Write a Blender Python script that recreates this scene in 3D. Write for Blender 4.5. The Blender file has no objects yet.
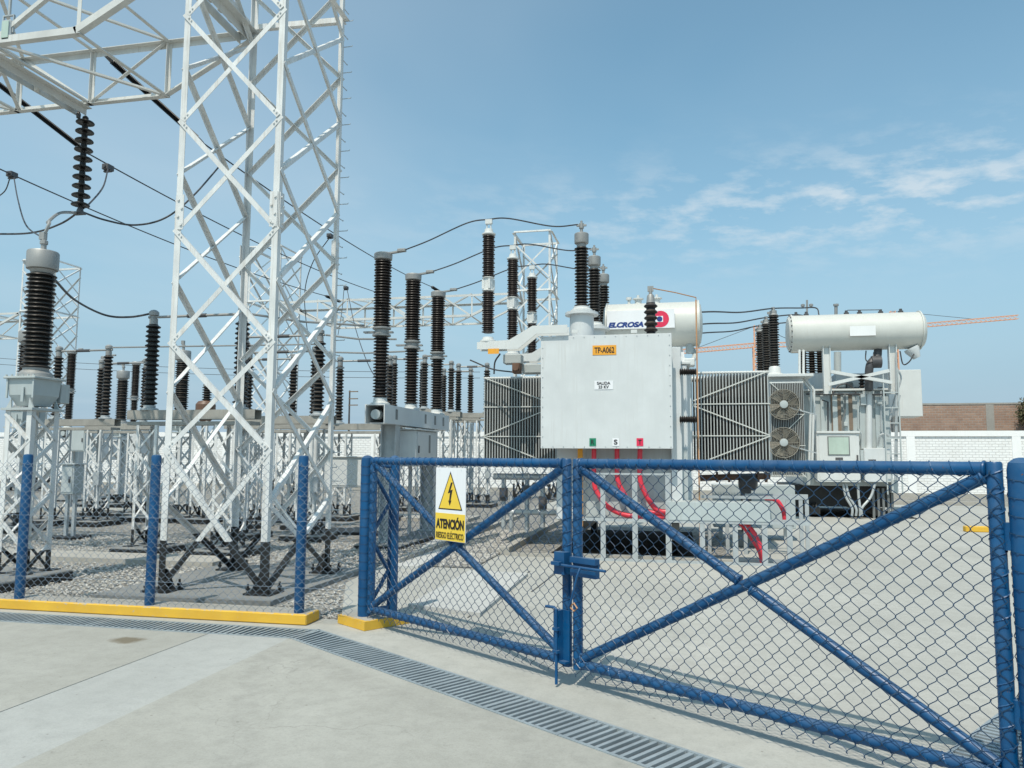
import bpy, math, random
from mathutils import Vector, Matrix
random.seed(7)
R = math.radians
SC = bpy.context.scene
COL = SC.collection

# ------------------------------------------------------------------ camera numbers and measuring helpers
F = 770.0; PITCH = math.atan((457-384)/F); ROLL = R(.3); YAW = R(12); EYE = 1.65
def ray(px, py):
    x = (px-512)/F; y = -(py-384)/F
    c, s = math.cos(ROLL), math.sin(ROLL)
    x, y = c*x-s*y, s*x+c*y
    cp, sp = math.cos(PITCH), math.sin(PITCH)
    fh = cp-y*sp; z = sp+y*cp
    c, s = math.cos(YAW), math.sin(YAW)
    return Vector((x*c-fh*s, x*s+fh*c, z))
def G(px, py, z=0.0):                      # measured point of the photograph on the height z
    r = ray(px, py); t = (z-EYE)/r.z
    return Vector((r.x*t, r.y*t, z))
def XZ(px, py, Y):                         # ... on the plane y = Y
    r = ray(px, py); t = Y/r.y
    return (r.x*t, EYE+r.z*t)
def PY(px, py, Y):
    x, z = XZ(px, py, Y); return Vector((x, Y, z))

# ------------------------------------------------------------------ materials
def newmat(name):
    m = bpy.data.materials.new(name); m.use_nodes = True
    nt = m.node_tree; nt.nodes.clear()
    o = nt.nodes.new('ShaderNodeOutputMaterial'); b = nt.nodes.new('ShaderNodeBsdfPrincipled')
    nt.links.new(b.outputs[0], o.inputs[0])
    return m, nt, b
def N(nt, t, **k):
    n = nt.nodes.new(t)
    for a, v in k.items(): setattr(n, a, v)
    return n
def noise(nt, scale, detail=4, rough=.55, vec=None):
    n = N(nt, 'ShaderNodeTexNoise'); n.inputs['Scale'].default_value = scale
    n.inputs['Detail'].default_value = detail; n.inputs['Roughness'].default_value = rough
    if vec: nt.links.new(vec, n.inputs['Vector'])
    return n.outputs['Fac']
def ramp(nt, fac, stops):
    r = N(nt, 'ShaderNodeValToRGB'); e = r.color_ramp.elements
    while len(e) < len(stops): e.new(.5)
    for el, (p, c) in zip(e, stops):
        el.position = p; el.color = (*c, 1) if len(c) == 3 else c
    nt.links.new(fac, r.inputs[0]); return r.outputs[0]
def mixc(nt, fac, a, b, mode='MIX'):
    m = N(nt, 'ShaderNodeMix', data_type='RGBA', blend_type=mode)
    for sock, v in ((m.inputs[0], fac), (m.inputs[6], a), (m.inputs[7], b)):
        if hasattr(v, 'is_linked'): nt.links.new(v, sock)
        elif isinstance(v, (int, float)): sock.default_value = v
        else: sock.default_value = (*v, 1)
    return m.outputs[2]
def mth(nt, op, a, b=None, clamp=False):
    m = N(nt, 'ShaderNodeMath', operation=op); m.use_clamp = clamp
    for i, v in enumerate((a, b)):
        if v is None: continue
        if hasattr(v, 'is_linked'): nt.links.new(v, m.inputs[i])
        else: m.inputs[i].default_value = v
    return m.outputs[0]
def pos(nt): return N(nt, 'ShaderNodeNewGeometry').outputs['Position']
def sepz(nt, v):
    s = N(nt, 'ShaderNodeSeparateXYZ'); nt.links.new(v, s.inputs[0]); return s.outputs
def bump(nt, b, h, strength=.3, dist=.01):
    n = N(nt, 'ShaderNodeBump'); n.inputs['Strength'].default_value = strength; n.inputs['Distance'].default_value = dist
    nt.links.new(h, n.inputs['Height']); nt.links.new(n.outputs[0], b.inputs['Normal'])
def paint(name, c, rough=.45, var=.12, dirt=(.35, .31, .25), dirtamt=.25, metal=0, scale=2.5, dust=0.0, spec=.5):
    """painted or metal surface: broad tone changes, blotchy dirt, dust lying on upward faces"""
    m, nt, b = newmat(name); P = pos(nt)
    f1 = noise(nt, scale, 5, .6, P); f2 = noise(nt, scale*9, 3, .6, P)
    lo = tuple(x*(1-var) for x in c); hi = tuple(min(1, x*(1+var)) for x in c)
    col = ramp(nt, f1, [(.3, lo), (.7, hi)])
    # vertical run marks
    mp = N(nt, 'ShaderNodeMapping'); mp.inputs['Scale'].default_value = (14, 14, .7); nt.links.new(P, mp.inputs[0])
    f3 = noise(nt, 1.6, 4, .65, mp.outputs[0])
    d = mth(nt, 'MULTIPLY', mth(nt, 'MULTIPLY', ramp(nt, f3, [(.5, (0, 0, 0)), (.75, (1, 1, 1))]), ramp(nt, f1, [(.4, (0, 0, 0)), (.65, (1, 1, 1))])), dirtamt)
    col = mixc(nt, d, col, dirt)
    if dust:
        nz = sepz(nt, N(nt, 'ShaderNodeNewGeometry').outputs['Normal'])[2]
        col = mixc(nt, mth(nt, 'MULTIPLY', mth(nt, 'MULTIPLY', nz, 1.0, True), mth(nt, 'ADD', mth(nt, 'MULTIPLY', f2, .8), dust-.3), True), col, (.42, .37, .30))
    nt.links.new(col, b.inputs['Base Color'])
    b.inputs['Metallic'].default_value = metal
    b.inputs['Specular IOR Level'].default_value = spec
    nt.links.new(mth(nt, 'ADD', mth(nt, 'MULTIPLY', f2, .22), rough-.11), b.inputs['Roughness'])
    bump(nt, b, f2, .05, .01)
    return m
M = {}
M['blue'] = paint('blue_enamel', (.002, .082, .235), .36, .25, (.04, .08, .13), .45, dust=.03, spec=.32)
def gate_blue():
    m, nt, b = newmat('gate_blue_enamel'); P = pos(nt)
    f1 = noise(nt, 2.2, 5, .6, P); f2 = noise(nt, 34, 5, .7, P); f3 = noise(nt, 8, 4, .6, P)
    col = ramp(nt, f1, [(.3, (.001, .050, .150)), (.7, (.002, .082, .222))])
    col = mixc(nt, mth(nt, 'MULTIPLY', ramp(nt, f3, [(.45, (0, 0, 0)), (.75, (1, 1, 1))]), .30), col, (.05, .13, .24))
    nz = sepz(nt, N(nt, 'ShaderNodeNewGeometry').outputs['Normal'])[2]
    col = mixc(nt, mth(nt, 'MULTIPLY', mth(nt, 'MULTIPLY', nz, f3, True), .30), col, (.30, .30, .28))
    chip = ramp(nt, mth(nt, 'ADD', f2, mth(nt, 'MULTIPLY', f1, .25)), [(.80, (0, 0, 0)), (.83, (1, 1, 1))])
    col = mixc(nt, chip, col, (.13, .06, .03))
    nt.links.new(col, b.inputs['Base Color']); b.inputs['Specular IOR Level'].default_value = .38
    nt.links.new(mth(nt, 'ADD', mth(nt, 'MULTIPLY', f3, .35), .22), b.inputs['Roughness']); bump(nt, b, mth(nt, 'ADD', f2, f3), .12, .004)
    return m
M['blue'] = gate_blue()
M['wire_blue'] = paint('blue_coated_wire', (.010, .042, .095), .4, .2)
M['wire_grey'] = paint('weathered_blue_wire', (.16, .21, .27), .5, .25)  # lighter and greyer than the gate mesh wire
M['grey'] = paint('light_grey_enamel', (.61, .635, .64), .45, .06, (.36, .33, .28), .30, dust=.12)
M['grey_w'] = paint('pale_grey_enamel', (.64, .66, .65), .45, .05, (.40, .35, .28), .3, dust=.12)
M['grey_m'] = paint('mid_grey_enamel', (.44, .48, .48), .45, .08, (.2, .18, .15), .35, dust=.2)
M['grey_d'] = paint('shaded_grey_steel', (.16, .17, .17), .5, .15, (.05, .045, .04), .5)  # dark grey of fittings, frames and brackets
M['grate'] = paint('weathered_grate_steel', (.30, .345, .37), .45, .15, (.2, .18, .15), .4, metal=.15, scale=5)
M['galv_o'] = paint('old_stained_steel', (.33, .32, .29), .6, .18, (.2, .16, .12), .5, scale=4)
M['grey_t'] = paint('tank_grey_enamel', (.43, .48, .485), .42, .07, (.30, .26, .2), .35, dust=.15)
M['fin'] = paint('dull_radiator_steel', (.36, .375, .37), .55, .12, (.15, .13, .1), .4)  # darker grey puts the shade between the fins into the colour
M['tan'] = paint('tan_fan_enamel', (.25, .23, .19), .5, .15)
M['tar'] = paint('oil_soaked_concrete', (.016, .015, .014), .95, .3, (.05, .045, .04), .3, spec=.08)  # near-black plinth colour stands in for the shade under the transformers
M['fin_e'] = paint('dull_fin_edges', (.44, .46, .455), .5, .1, (.2, .18, .15), .4)  # paler grey paints the sun catching the front fin edges
M['cream'] = paint('cream_grey_enamel', (.60, .61, .575), .45, .05, (.40, .35, .28), .25, dust=.15)
M['rust'] = paint('rusty_pipe', (.16, .09, .06), .65, .3)
M['galv'] = paint('galvanised_steel', (.44, .47, .48), .48, .14, (.3, .27, .22), .3, metal=.25, scale=5)
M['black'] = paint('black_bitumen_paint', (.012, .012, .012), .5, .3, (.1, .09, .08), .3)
M['alu'] = paint('dull_aluminium', (.33, .33, .32), .5, .12, (.15, .13, .11), .5, metal=.35)
M['steel_d'] = paint('dark_fitting_metal', (.07, .07, .075), .5, .2)
M['cable'] = paint('dark_conductor', (.05, .05, .055), .55, .2)
M['red'] = paint('red_cable_sheath', (.74, .045, .075), .35, .12)
M['orange'] = paint('orange_paint', (.80, .36, .03), .45, .08)
M['copper'] = paint('tarnished_copper_strip', (.45, .24, .12), .45, .12)
M['yellow'] = paint('yellow_road_paint', (.78, .46, .03), .6, .12, (.35, .28, .15), .6, scale=4)
def kerb_paint():
    m, nt, b = newmat('worn_yellow_kerb_paint'); P = pos(nt)
    f1 = noise(nt, 2.5, 5, .6, P); f2 = noise(nt, 26, 6, .7, P); f3 = noise(nt, 7, 4, .6, P)
    col = ramp(nt, f1, [(.3, (.66, .37, .025)), (.7, (.78, .47, .035))])
    col = mixc(nt, mth(nt, 'MULTIPLY', f3, .3), col, (.45, .31, .10))
    nz = sepz(nt, N(nt, 'ShaderNodeNewGeometry').outputs['Normal'])[2]
    wear = mth(nt, 'ADD', f2, mth(nt, 'ADD', mth(nt, 'MULTIPLY', nz, .10), mth(nt, 'MULTIPLY', f3, .16)))
    col = mixc(nt, ramp(nt, wear, [(.70, (0, 0, 0)), (.76, (1, 1, 1))]), col, (.40, .38, .34))
    nt.links.new(col, b.inputs['Base Color']); b.inputs['Roughness'].default_value = .7; bump(nt, b, f2, .4, .004)
    return m
M['yellow'] = kerb_paint()
M['yel_sign'] = paint('yellow_sign_film', (.84, .58, .06), .35, .04, dirtamt=.12)
M['white_sign'] = paint('white_sign_film', (.80, .81, .83), .35, .03, dirtamt=.15)
M['white'] = paint('white_enamel', (.82, .83, .83), .45, .04, dirtamt=.2)
M['ink'] = paint('black_sign_ink', (.012, .012, .014), .4, .1)
M['ink_blue'] = paint('blue_sign_ink', (.02, .05, .22), .4, .1)
M['ink_red'] = paint('red_sign_ink', (.72, .03, .09), .4, .08)
M['ink_green'] = paint('green_sign_ink', (.01, .22, .12), .4, .1)
M['glass_p'] = paint('greenish_lens', (.45, .55, .48), .15, .1)
M['crane'] = paint('faded_orange_crane_paint', (.72, .38, .24), .6, .15)  # paled colour paints in the haze of distance
M['wood'] = paint('weathered_timber', (.2, .15, .11), .7, .2)

def porcelain(name, c, dustc=(.30, .25, .20)):
    m, nt, b = newmat(name); P = pos(nt)
    f = noise(nt, 9, 4, .6, P)
    col = ramp(nt, f, [(.3, tuple(x*.75 for x in c)), (.7, tuple(x*1.3 for x in c))])
    nz = sepz(nt, N(nt, 'ShaderNodeNewGeometry').outputs['Normal'])[2]
    d = mth(nt, 'MULTIPLY', mth(nt, 'MULTIPLY', mth(nt, 'SUBTRACT', nz, .2), 1.1, True), mth(nt, 'ADD', f, .2), True)
    nt.links.new(mixc(nt, d, col, dustc), b.inputs['Base Color'])
    b.inputs['Roughness'].default_value = .33; b.inputs['Specular IOR Level'].default_value = .32
    return m
M['porc'] = porcelain('brown_porcelain', (.015, .0115, .0105), (.15, .13, .115))
M['porc_d'] = porcelain('dark_porcelain', (.011, .010, .0098), (.16, .14, .12))
M['poly'] = porcelain('grey_brown_polymer', (.036, .027, .025), (.13, .11, .10))
M['poly_k'] = porcelain('black_polymer', (.012, .012, .013), (.12, .11, .1))

def lattice_mat(name='white_lattice_paint_black_feet', foot_z=.66):
    m, nt, b = newmat(name); P = pos(nt)
    f1 = noise(nt, 3, 5, .6, P); f2 = noise(nt, 30, 3, .6, P)
    col = ramp(nt, f1, [(.28, (.58, .59, .585)), (.72, (.75, .76, .75))])
    mp = N(nt, 'ShaderNodeMapping'); mp.inputs['Scale'].default_value = (16, 16, .8); nt.links.new(P, mp.inputs[0])
    f3 = noise(nt, 1.8, 4, .65, mp.outputs[0])
    col = mixc(nt, mth(nt, 'MULTIPLY', ramp(nt, f3, [(.5, (0, 0, 0)), (.78, (1, 1, 1))]), .6), col, (.40, .34, .27))
    z = sepz(nt, P)[2]
    foot = mth(nt, 'LESS_THAN', mth(nt, 'ADD', z, mth(nt, 'MULTIPLY', f1, .04)), foot_z)
    col = mixc(nt, foot, col, (.014, .014, .014))
    nt.links.new(col, b.inputs['Base Color'])
    nt.links.new(mth(nt, 'ADD', mth(nt, 'MULTIPLY', f2, .2), .4), b.inputs['Roughness'])
    return m
M['lat'] = lattice_mat(); M['lat_s'] = lattice_mat('white_lattice_paint_short_black_feet', .42)
M['lat_w'] = paint('white_lattice_paint', (.60, .605, .585), .55, .12, (.36, .31, .24), .55)

def concrete(name, a, bb, stain=None, sc=1.0, joint=False):
    m, nt, b = newmat(name); P = pos(nt)
    f1 = noise(nt, .55*sc, 6, .62, P); f2 = noise(nt, 7*sc, 5, .65, P); f3 = noise(nt, 90, 3, .6, P)
    col = ramp(nt, f1, [(.32, a), (.68, bb)])
    col = mixc(nt, mth(nt, 'MULTIPLY', ramp(nt, f2, [(.42, (0, 0, 0)), (.72, (1, 1, 1))]), .45), col, tuple(x*.70 for x in a))
    fb = noise(nt, .22, 4, .6, P)
    col = mixc(nt, mth(nt, 'MULTIPLY', ramp(nt, fb, [(.38, (1, 1, 1)), (.62, (0, 0, 0))]), .32), col, tuple(x*.72 for x in a))
    wv = N(nt, 'ShaderNodeTexVoronoi'); wv.feature = 'DISTANCE_TO_EDGE'; wv.inputs['Scale'].default_value = .33; nd = N(nt, 'ShaderNodeVectorMath'); nd.operation = 'ADD'; nz_ = N(nt, 'ShaderNodeTexNoise'); nz_.inputs['Scale'].default_value = 2.2; nz_.inputs['Detail'].default_value = 6; nt.links.new(P, nz_.inputs['Vector']); nt.links.new(P, nd.inputs[0]); nt.links.new(nz_.outputs['Color'], nd.inputs[1]); nt.links.new(nd.outputs[0], wv.inputs['Vector'])
    col = mixc(nt, mth(nt, 'MULTIPLY', mth(nt, 'MULTIPLY', ramp(nt, wv.outputs['Distance'], [(.0008, (1, 1, 1)), (.0035, (0, 0, 0))]), ramp(nt, f1, [(.5, (0, 0, 0)), (.62, (1, 1, 1))])), .55), col, tuple(x*.4 for x in a))
    col = mixc(nt, mth(nt, 'MULTIPLY', ramp(nt, f3, [(.35, (0, 0, 0)), (.75, (1, 1, 1))]), .22), col, tuple(min(1, x*1.35) for x in bb))
    f5 = noise(nt, 38, 4, .7, P)
    col = mixc(nt, mth(nt, 'MULTIPLY', ramp(nt, f5, [(.5, (0, 0, 0)), (.72, (1, 1, 1))]), .32), col, tuple(x*.66 for x in a))
    # broom and tyre streaks
    mp = N(nt, 'ShaderNodeMapping'); mp.inputs['Scale'].default_value = (1.1, .16, 1); mp.inputs['Rotation'].default_value = (0, 0, R(52)); nt.links.new(P, mp.inputs[0])
    f4 = noise(nt, 2.2, 5, .6, mp.outputs[0])
    col = mixc(nt, mth(nt, 'MULTIPLY', ramp(nt, f4, [(.5, (0, 0, 0)), (.72, (1, 1, 1))]), .28), col, tuple(x*.78 for x in a))
    # pits and small dark specks
    v = N(nt, 'ShaderNodeTexVoronoi'); v.inputs['Scale'].default_value = 5.5; nt.links.new(P, v.inputs['Vector'])
    sp = ramp(nt, v.outputs['Distance'], [(.035, (1, 1, 1)), (.06, (0, 0, 0))])
    col = mixc(nt, mth(nt, 'MULTIPLY', sp, .45), col, (.12, .10, .08))
    if stain:
        x, y, rx, ry = stain
        s = sepz(nt, P)
        dx = mth(nt, 'DIVIDE', mth(nt, 'SUBTRACT', s[0], x), rx); dy = mth(nt, 'DIVIDE', mth(nt, 'SUBTRACT', s[1], y), ry)
        d = mth(nt, 'SQRT', mth(nt, 'ADD', mth(nt, 'MULTIPLY', dx, dx), mth(nt, 'MULTIPLY', dy, dy)))
        d = mth(nt, 'ADD', d, mth(nt, 'MULTIPLY', mth(nt, 'SUBTRACT', f2, .5), 1.6))
        col = mixc(nt, mth(nt, 'MULTIPLY', ramp(nt, d, [(.55, (1, 1, 1)), (1.05, (0, 0, 0))]), .75), col, (.13, .10, .055))
    nt.links.new(col, b.inputs['Base Color']); b.inputs['Roughness'].default_value = .88
    b.inputs['Specular IOR Level'].default_value = .25
    h = mth(nt, 'ADD', mth(nt, 'MULTIPLY', f2, .6), mth(nt, 'MULTIPLY', f3, .25))
    bump(nt, b, h, .35, .012)
    return m
st = G(128, 640)
def add_tyres(m):
    nt = m.node_tree; b = [n for n in nt.nodes if n.type == 'BSDF_PRINCIPLED'][0]; P = pos(nt); s_ = sepz(nt, P)
    base = b.inputs['Base Color'].links[0].from_socket
    n1_ = noise(nt, .5, 3, .5, P); n2_ = noise(nt, 9, 5, .7, P)
    tot = None
    for (nx, ny, c0_) in ((.568, .823, 3.30), (.568, .823, 4.85), (.90, .43, -.4), (.90, .43, 1.1)):
        d = mth(nt, 'SUBTRACT', mth(nt, 'ADD', mth(nt, 'ADD', mth(nt, 'MULTIPLY', s_[0], nx), mth(nt, 'MULTIPLY', s_[1], ny)), mth(nt, 'MULTIPLY', n1_, .9)), c0_+.45)
        k = mth(nt, 'MULTIPLY', ramp(nt, mth(nt, 'ABSOLUTE', d), [(.07, (1, 1, 1)), (.16, (0, 0, 0))]), ramp(nt, n2_, [(.35, (0, 0, 0)), (.65, (1, 1, 1))]))
        tot = k if tot is None else mth(nt, 'MAXIMUM', tot, k)
    col = mixc(nt, mth(nt, 'MULTIPLY', tot, .20), base, (.16, .155, .145))
    nt.links.new(col, b.inputs['Base Color'])
M['conc'] = concrete('apron_concrete', (.34, .333, .298), (.425, .418, .382), (st.x, st.y, .2, .13))
add_tyres(M['conc'])
M['conc_l'] = concrete('pale_strip_concrete', (.385, .388, .368), (.43, .434, .415))
M['conc_d'] = concrete('drive_concrete', (.375, .37, .338), (.475, .468, .432))
M['conc_b'] = concrete('fresh_slab_concrete', (.47, .47, .45), (.54, .54, .52))
M['conc_p'] = concrete('footing_concrete', (.20, .205, .20), (.28, .28, .27), sc=2)
M['conc_k'] = concrete('kerb_concrete', (.36, .34, .30), (.46, .44, .40), sc=2)

def gravel_mat(name='gravel', base=(.35, .34, .315)):
    m, nt, b = newmat(name); P = pos(nt)
    v = N(nt, 'ShaderNodeTexVoronoi'); v.inputs['Scale'].default_value = 17; nt.links.new(P, v.inputs['Vector'])
    hs = sepz(nt, v.outputs['Color'])[0]
    col = ramp(nt, hs, [(0, tuple(x*.55 for x in base)), (.5, base), (1, tuple(min(1, x*1.5) for x in base))])
    f = noise(nt, .8, 4, .6, P)
    col = mixc(nt, mth(nt, 'MULTIPLY', f, .35), col, (.24, .22, .19))
    col = mixc(nt, ramp(nt, v.outputs['Distance'], [(.34, (0, 0, 0)), (.7, (.6, .6, .6))]), col, (.10, .095, .085))
    nt.links.new(col, b.inputs['Base Color']); b.inputs['Roughness'].default_value = .9
    bump(nt, b, mth(nt, 'SUBTRACT', 1.0, v.outputs['Distance']), 1.0, .05)
    return m
M['gravel'] = gravel_mat()
def stone_mat():
    m, nt, b = newmat('pebbles')
    a = N(nt, 'ShaderNodeNewGeometry').outputs['Random Per Island']
    col = ramp(nt, a, [(0, (.21, .205, .19)), (.25, (.35, .34, .315)), (.6, (.46, .447, .415)), (.85, (.58, .565, .53)), (1, (.40, .36, .31))])
    f = noise(nt, 60, 3, .6, pos(nt))
    nt.links.new(mixc(nt, mth(nt, 'MULTIPLY', f, .35), col, (.2, .18, .16)), b.inputs['Base Color']); b.inputs['Roughness'].default_value = .85
    return m
M['stone'] = stone_mat()
def soil_mat():
    m, nt, b = newmat('dusty_soil'); f = noise(nt, .4, 6, .6, pos(nt))
    nt.links.new(ramp(nt, f, [(.3, (.22, .19, .15)), (.7, (.32, .28, .22))]), b.inputs['Base Color']); b.inputs['Roughness'].default_value = .95
    return m
M['soil'] = soil_mat()
M['pit'] = paint('dark_trench_lining', (.05, .05, .05), .9, .3)

def brick_mat(name, c1, c2, mortar, painted=False, bw=.26, rh=.115):
    m, nt, b = newmat(name); P = pos(nt)
    s = sepz(nt, P); cb = N(nt, 'ShaderNodeCombineXYZ')
    nt.links.new(s[0], cb.inputs[0]); nt.links.new(s[2], cb.inputs[1])
    t = N(nt, 'ShaderNodeTexBrick'); nt.links.new(cb.outputs[0], t.inputs['Vector'])
    t.inputs['Scale'].default_value = 1; t.inputs['Brick Width'].default_value = bw; t.inputs['Row Height'].default_value = rh
    t.inputs['Mortar Size'].default_value = .012; t.inputs['Mortar Smooth'].default_value = .35; t.inputs['Bias'].default_value = 0
    t.inputs['Color1'].default_value = (*c1, 1); t.inputs['Color2'].default_value = (*c2, 1); t.inputs['Mortar'].default_value = (*mortar, 1)
    f = noise(nt, 1.6, 6, .65, P); f2 = noise(nt, 14, 4, .6, P)
    col = mixc(nt, mth(nt, 'MULTIPLY', f2, .35 if not painted else .06), t.outputs['Color'], (.38, .28, .22) if not painted else (.6, .59, .57))
    col = mixc(nt, mth(nt, 'MULTIPLY', ramp(nt, f, [(.45, (0, 0, 0)), (.75, (1, 1, 1))]), .45 if not painted else .22), col, (.18, .10, .075) if not painted else (.52, .49, .44))
    nt.links.new(col, b.inputs['Base Color']); b.inputs['Roughness'].default_value = .85
    bump(nt, b, mth(nt, 'ADD', mth(nt, 'SUBTRACT', 1.0, t.outputs['Fac']), mth(nt, 'MULTIPLY', f2, .4)), .8, .02)
    return m
M['brick_w'] = brick_mat('white_painted_brick', (.88, .88, .865), (.85, .85, .84), (.70, .70, .69), True)
M['brick_r'] = brick_mat('red_brick', (.40, .25, .18), (.31, .19, .135), (.40, .36, .32))
M['render_w'] = paint('white_painted_render', (.87, .87, .86), .8, .03, (.5, .46, .4), .2)
M['render_g'] = concrete('bare_concrete_column', (.33, .31, .28), (.42, .40, .36), sc=2)
def leaf_mat():
    m, nt, b = newmat('dusty_leaves'); a = N(nt, 'ShaderNodeNewGeometry').outputs['Random Per Island']
    nt.links.new(ramp(nt, a, [(0, (.05, .055, .025)), (.6, (.10, .095, .045)), (1, (.16, .12, .06))]), b.inputs['Base Color']); b.inputs['Roughness'].default_value = .8
    return m
M['leaf'] = leaf_mat()

# ------------------------------------------------------------------ mesh building
class MB:
    def __init__(s): s.v = []; s.f = []; s.sm = []
    def add(s, vs, fs, smooth=False):
        k = len(s.v); s.v += [tuple(v) for v in vs]; s.f += [tuple(i+k for i in f) for f in fs]; s.sm += [smooth]*len(fs); return s
    def box(s, x0, x1, y0, y1, z0, z1, bev=0):
        if bev <= 0:
            vs = [(x, y, z) for z in (z0, z1) for y in (y0, y1) for x in (x0, x1)]
            return s.add(vs, [(0, 2, 3, 1), (4, 5, 7, 6), (0, 1, 5, 4), (2, 6, 7, 3), (0, 4, 6, 2), (1, 3, 7, 5)])
        b = bev; vs = []; 
        for ax in range(3):
            pass
        lo = (x0, y0, z0); hi = (x1, y1, z1)
        idx = {}
        for cx in (0, 1):
            for cy in (0, 1):
                for cz in (0, 1):
                    c = (cx, cy, cz)
                    for ax in range(3):
                        p = [(hi[a]-b if c[a] else lo[a]+b) for a in range(3)]
                        p[ax] = hi[ax] if c[ax] else lo[ax]
                        idx[(c, ax)] = len(vs); vs.append(tuple(p))
        fs = []
        for ax in range(3):
            o = [a for a in range(3) if a != ax]
            for sd in (0, 1):
                q = []
                for u, w in ((0, 0), (1, 0), (1, 1), (0, 1)):
                    c = [0, 0, 0]; c[ax] = sd; c[o[0]] = u; c[o[1]] = w; q.append(idx[(tuple(c), ax)])
                flip = (sd == 0) != (ax == 1)
                fs.append(tuple(reversed(q)) if flip else tuple(q))
        for ax in range(3):            # edges parallel to ax
            o = [a for a in range(3) if a != ax]
            for u in (0, 1):
                for w in (0, 1):
                    c0 = [0, 0, 0]; c0[o[0]] = u; c0[o[1]] = w; c1 = list(c0); c1[ax] = 1
                    fs.append((idx[(tuple(c0), o[0])], idx[(tuple(c1), o[0])], idx[(tuple(c1), o[1])], idx[(tuple(c0), o[1])]))
        for cx in (0, 1):
            for cy in (0, 1):
                for cz in (0, 1):
                    c = (cx, cy, cz); fs.append((idx[(c, 0)], idx[(c, 1)], idx[(c, 2)]))
        return s.add(vs, fs)
    def bar(s, p0, p1, w, h, up=(0, 0, 1)):
        p0 = Vector(p0); p1 = Vector(p1); d = (p1-p0)
        if d.length < 1e-6: return s
        d.normalize(); u = Vector(up)
        if abs(d.dot(u)) > .98: u = Vector((0, 1, 0))
        a = d.cross(u).normalized(); b = a.cross(d).normalized()
        vs = [p+a*sx*w/2+b*sy*h/2 for p in (p0, p1) for sx, sy in ((-1, -1), (1, -1), (1, 1), (-1, 1))]
        return s.add(vs, [(3, 2, 1, 0), (4, 5, 6, 7), (0, 1, 5, 4), (1, 2, 6, 5), (2, 3, 7, 6), (3, 0, 4, 7)])
    def angle(s, p0, p1, a, b, w, t=.008):
        """L section from p0 to p1: flanges of width w run along directions a and b"""
        p0 = Vector(p0); p1 = Vector(p1); d = (p1-p0).normalized()
        a = Vector(a); a = (a-d*a.dot(d)).normalized(); b = Vector(b); b = (b-d*b.dot(d)); b = (b-a*b.dot(a)).normalized()
        pr = [(0, 0), (w, 0), (w, t), (t, t), (t, w), (0, w)]
        vs = [p+a*x+b*y for p in (p0, p1) for x, y in pr]
        fs = [(i, (i+1) % 6, (i+1) % 6+6, i+6) for i in range(6)]+[(5, 4, 3, 2, 1, 0), (6, 7, 8, 9, 10, 11)]
        return s.add(vs, fs)
    def tube(s, pts, r, n=8, cap=True, smooth=True):
        pts = [Vector(p) for p in pts]; vs = []; fs = []; u = None
        for i, p in enumerate(pts):
            d = (pts[min(i+1, len(pts)-1)]-pts[max(i-1, 0)]).normalized()
            if u is None:
                u = Vector((0, 0, 1)) if abs(d.z) < .9 else Vector((1, 0, 0))
            u = (u-d*u.dot(d)).normalized(); w = d.cross(u)
            rr = r[i] if isinstance(r, (list, tuple)) else r
            vs += [p+(u*math.cos(2*math.pi*k/n)+w*math.sin(2*math.pi*k/n))*rr for k in range(n)]
        for i in range(len(pts)-1):
            for k in range(n):
                a = i*n+k; b = i*n+(k+1) % n; fs.append((a, b, b+n, a+n))
        if cap:
            fs.append(tuple(reversed(range(n)))); fs.append(tuple(range((len(pts)-1)*n, len(pts)*n)))
        return s.add(vs, fs, smooth)
    def lathe(s, prof, o, n=16, axis=(0, 0, 1), smooth=True):
        """prof: (radius, distance along axis); closed at both ends"""
        ax = Vector(axis).normalized(); u = Vector((1, 0, 0)) if abs(ax.x) < .9 else Vector((0, 1, 0))
        u = (u-ax*u.dot(ax)).normalized(); w = ax.cross(u); o = Vector(o); vs = []; fs = []
        for r, h in prof:
            vs += [o+ax*h+(u*math.cos(2*math.pi*k/n)+w*math.sin(2*math.pi*k/n))*r for k in range(n)]
        for i in range(len(prof)-1):
            for k in range(n):
                a = i*n+k; b = i*n+(k+1) % n; fs.append((a, b, b+n, a+n))
        fs.append(tuple(reversed(range(n)))); fs.append(tuple(range((len(prof)-1)*n, len(prof)*n)))
        return s.add(vs, fs, smooth)
    def prism(s, poly, vec):
        n = len(poly); v = Vector(vec); a = [Vector(p) for p in poly]
        return s.add(a+[p+v for p in a], [tuple(range(n)), tuple(range(2*n-1, n-1, -1))]+[(i, i+n, (i+1) % n+n, (i+1) % n) for i in range(n)])
    def sheds(s, o, h, rc, rs, n, seg=14, alt=0, axis=(0, 0, 1)):
        p = h/n; pr = [(rc, 0)]
        for i in range(n):
            r = rs-(alt if i % 2 else 0); z = i*p
            pr += [(rc, z+.10*p), (r*.97, z+.34*p), (r, z+.42*p), (r*.985, z+.54*p), (rc*1.03, z+.86*p)]
        pr += [(rc, h)]
        return s.lathe(pr, o, seg, axis)
    def build(s, name, mat, parent=None, ang=35):
        me = bpy.data.meshes.new(name)
        off = Vector((0, 0, 0)); q = parent
        while q is not None: off += q.location; q = q.parent
        me.from_pydata([(v[0]-off.x, v[1]-off.y, v[2]-off.z) for v in s.v], [], s.f)
        me.polygons.foreach_set('use_smooth', s.sm)
        me.update()
        if any(s.sm): me.set_sharp_from_angle(angle=R(ang))
        import bmesh
        if len(s.f) < 60000:
            bm = bmesh.new(); bm.from_mesh(me); bmesh.ops.recalc_face_normals(bm, faces=bm.faces); bm.to_mesh(me); bm.free()
        me.materials.append(mat)
        o = bpy.data.objects.new(name, me); COL.objects.link(o)
        if parent is not None: o.parent = parent
        return o
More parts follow.
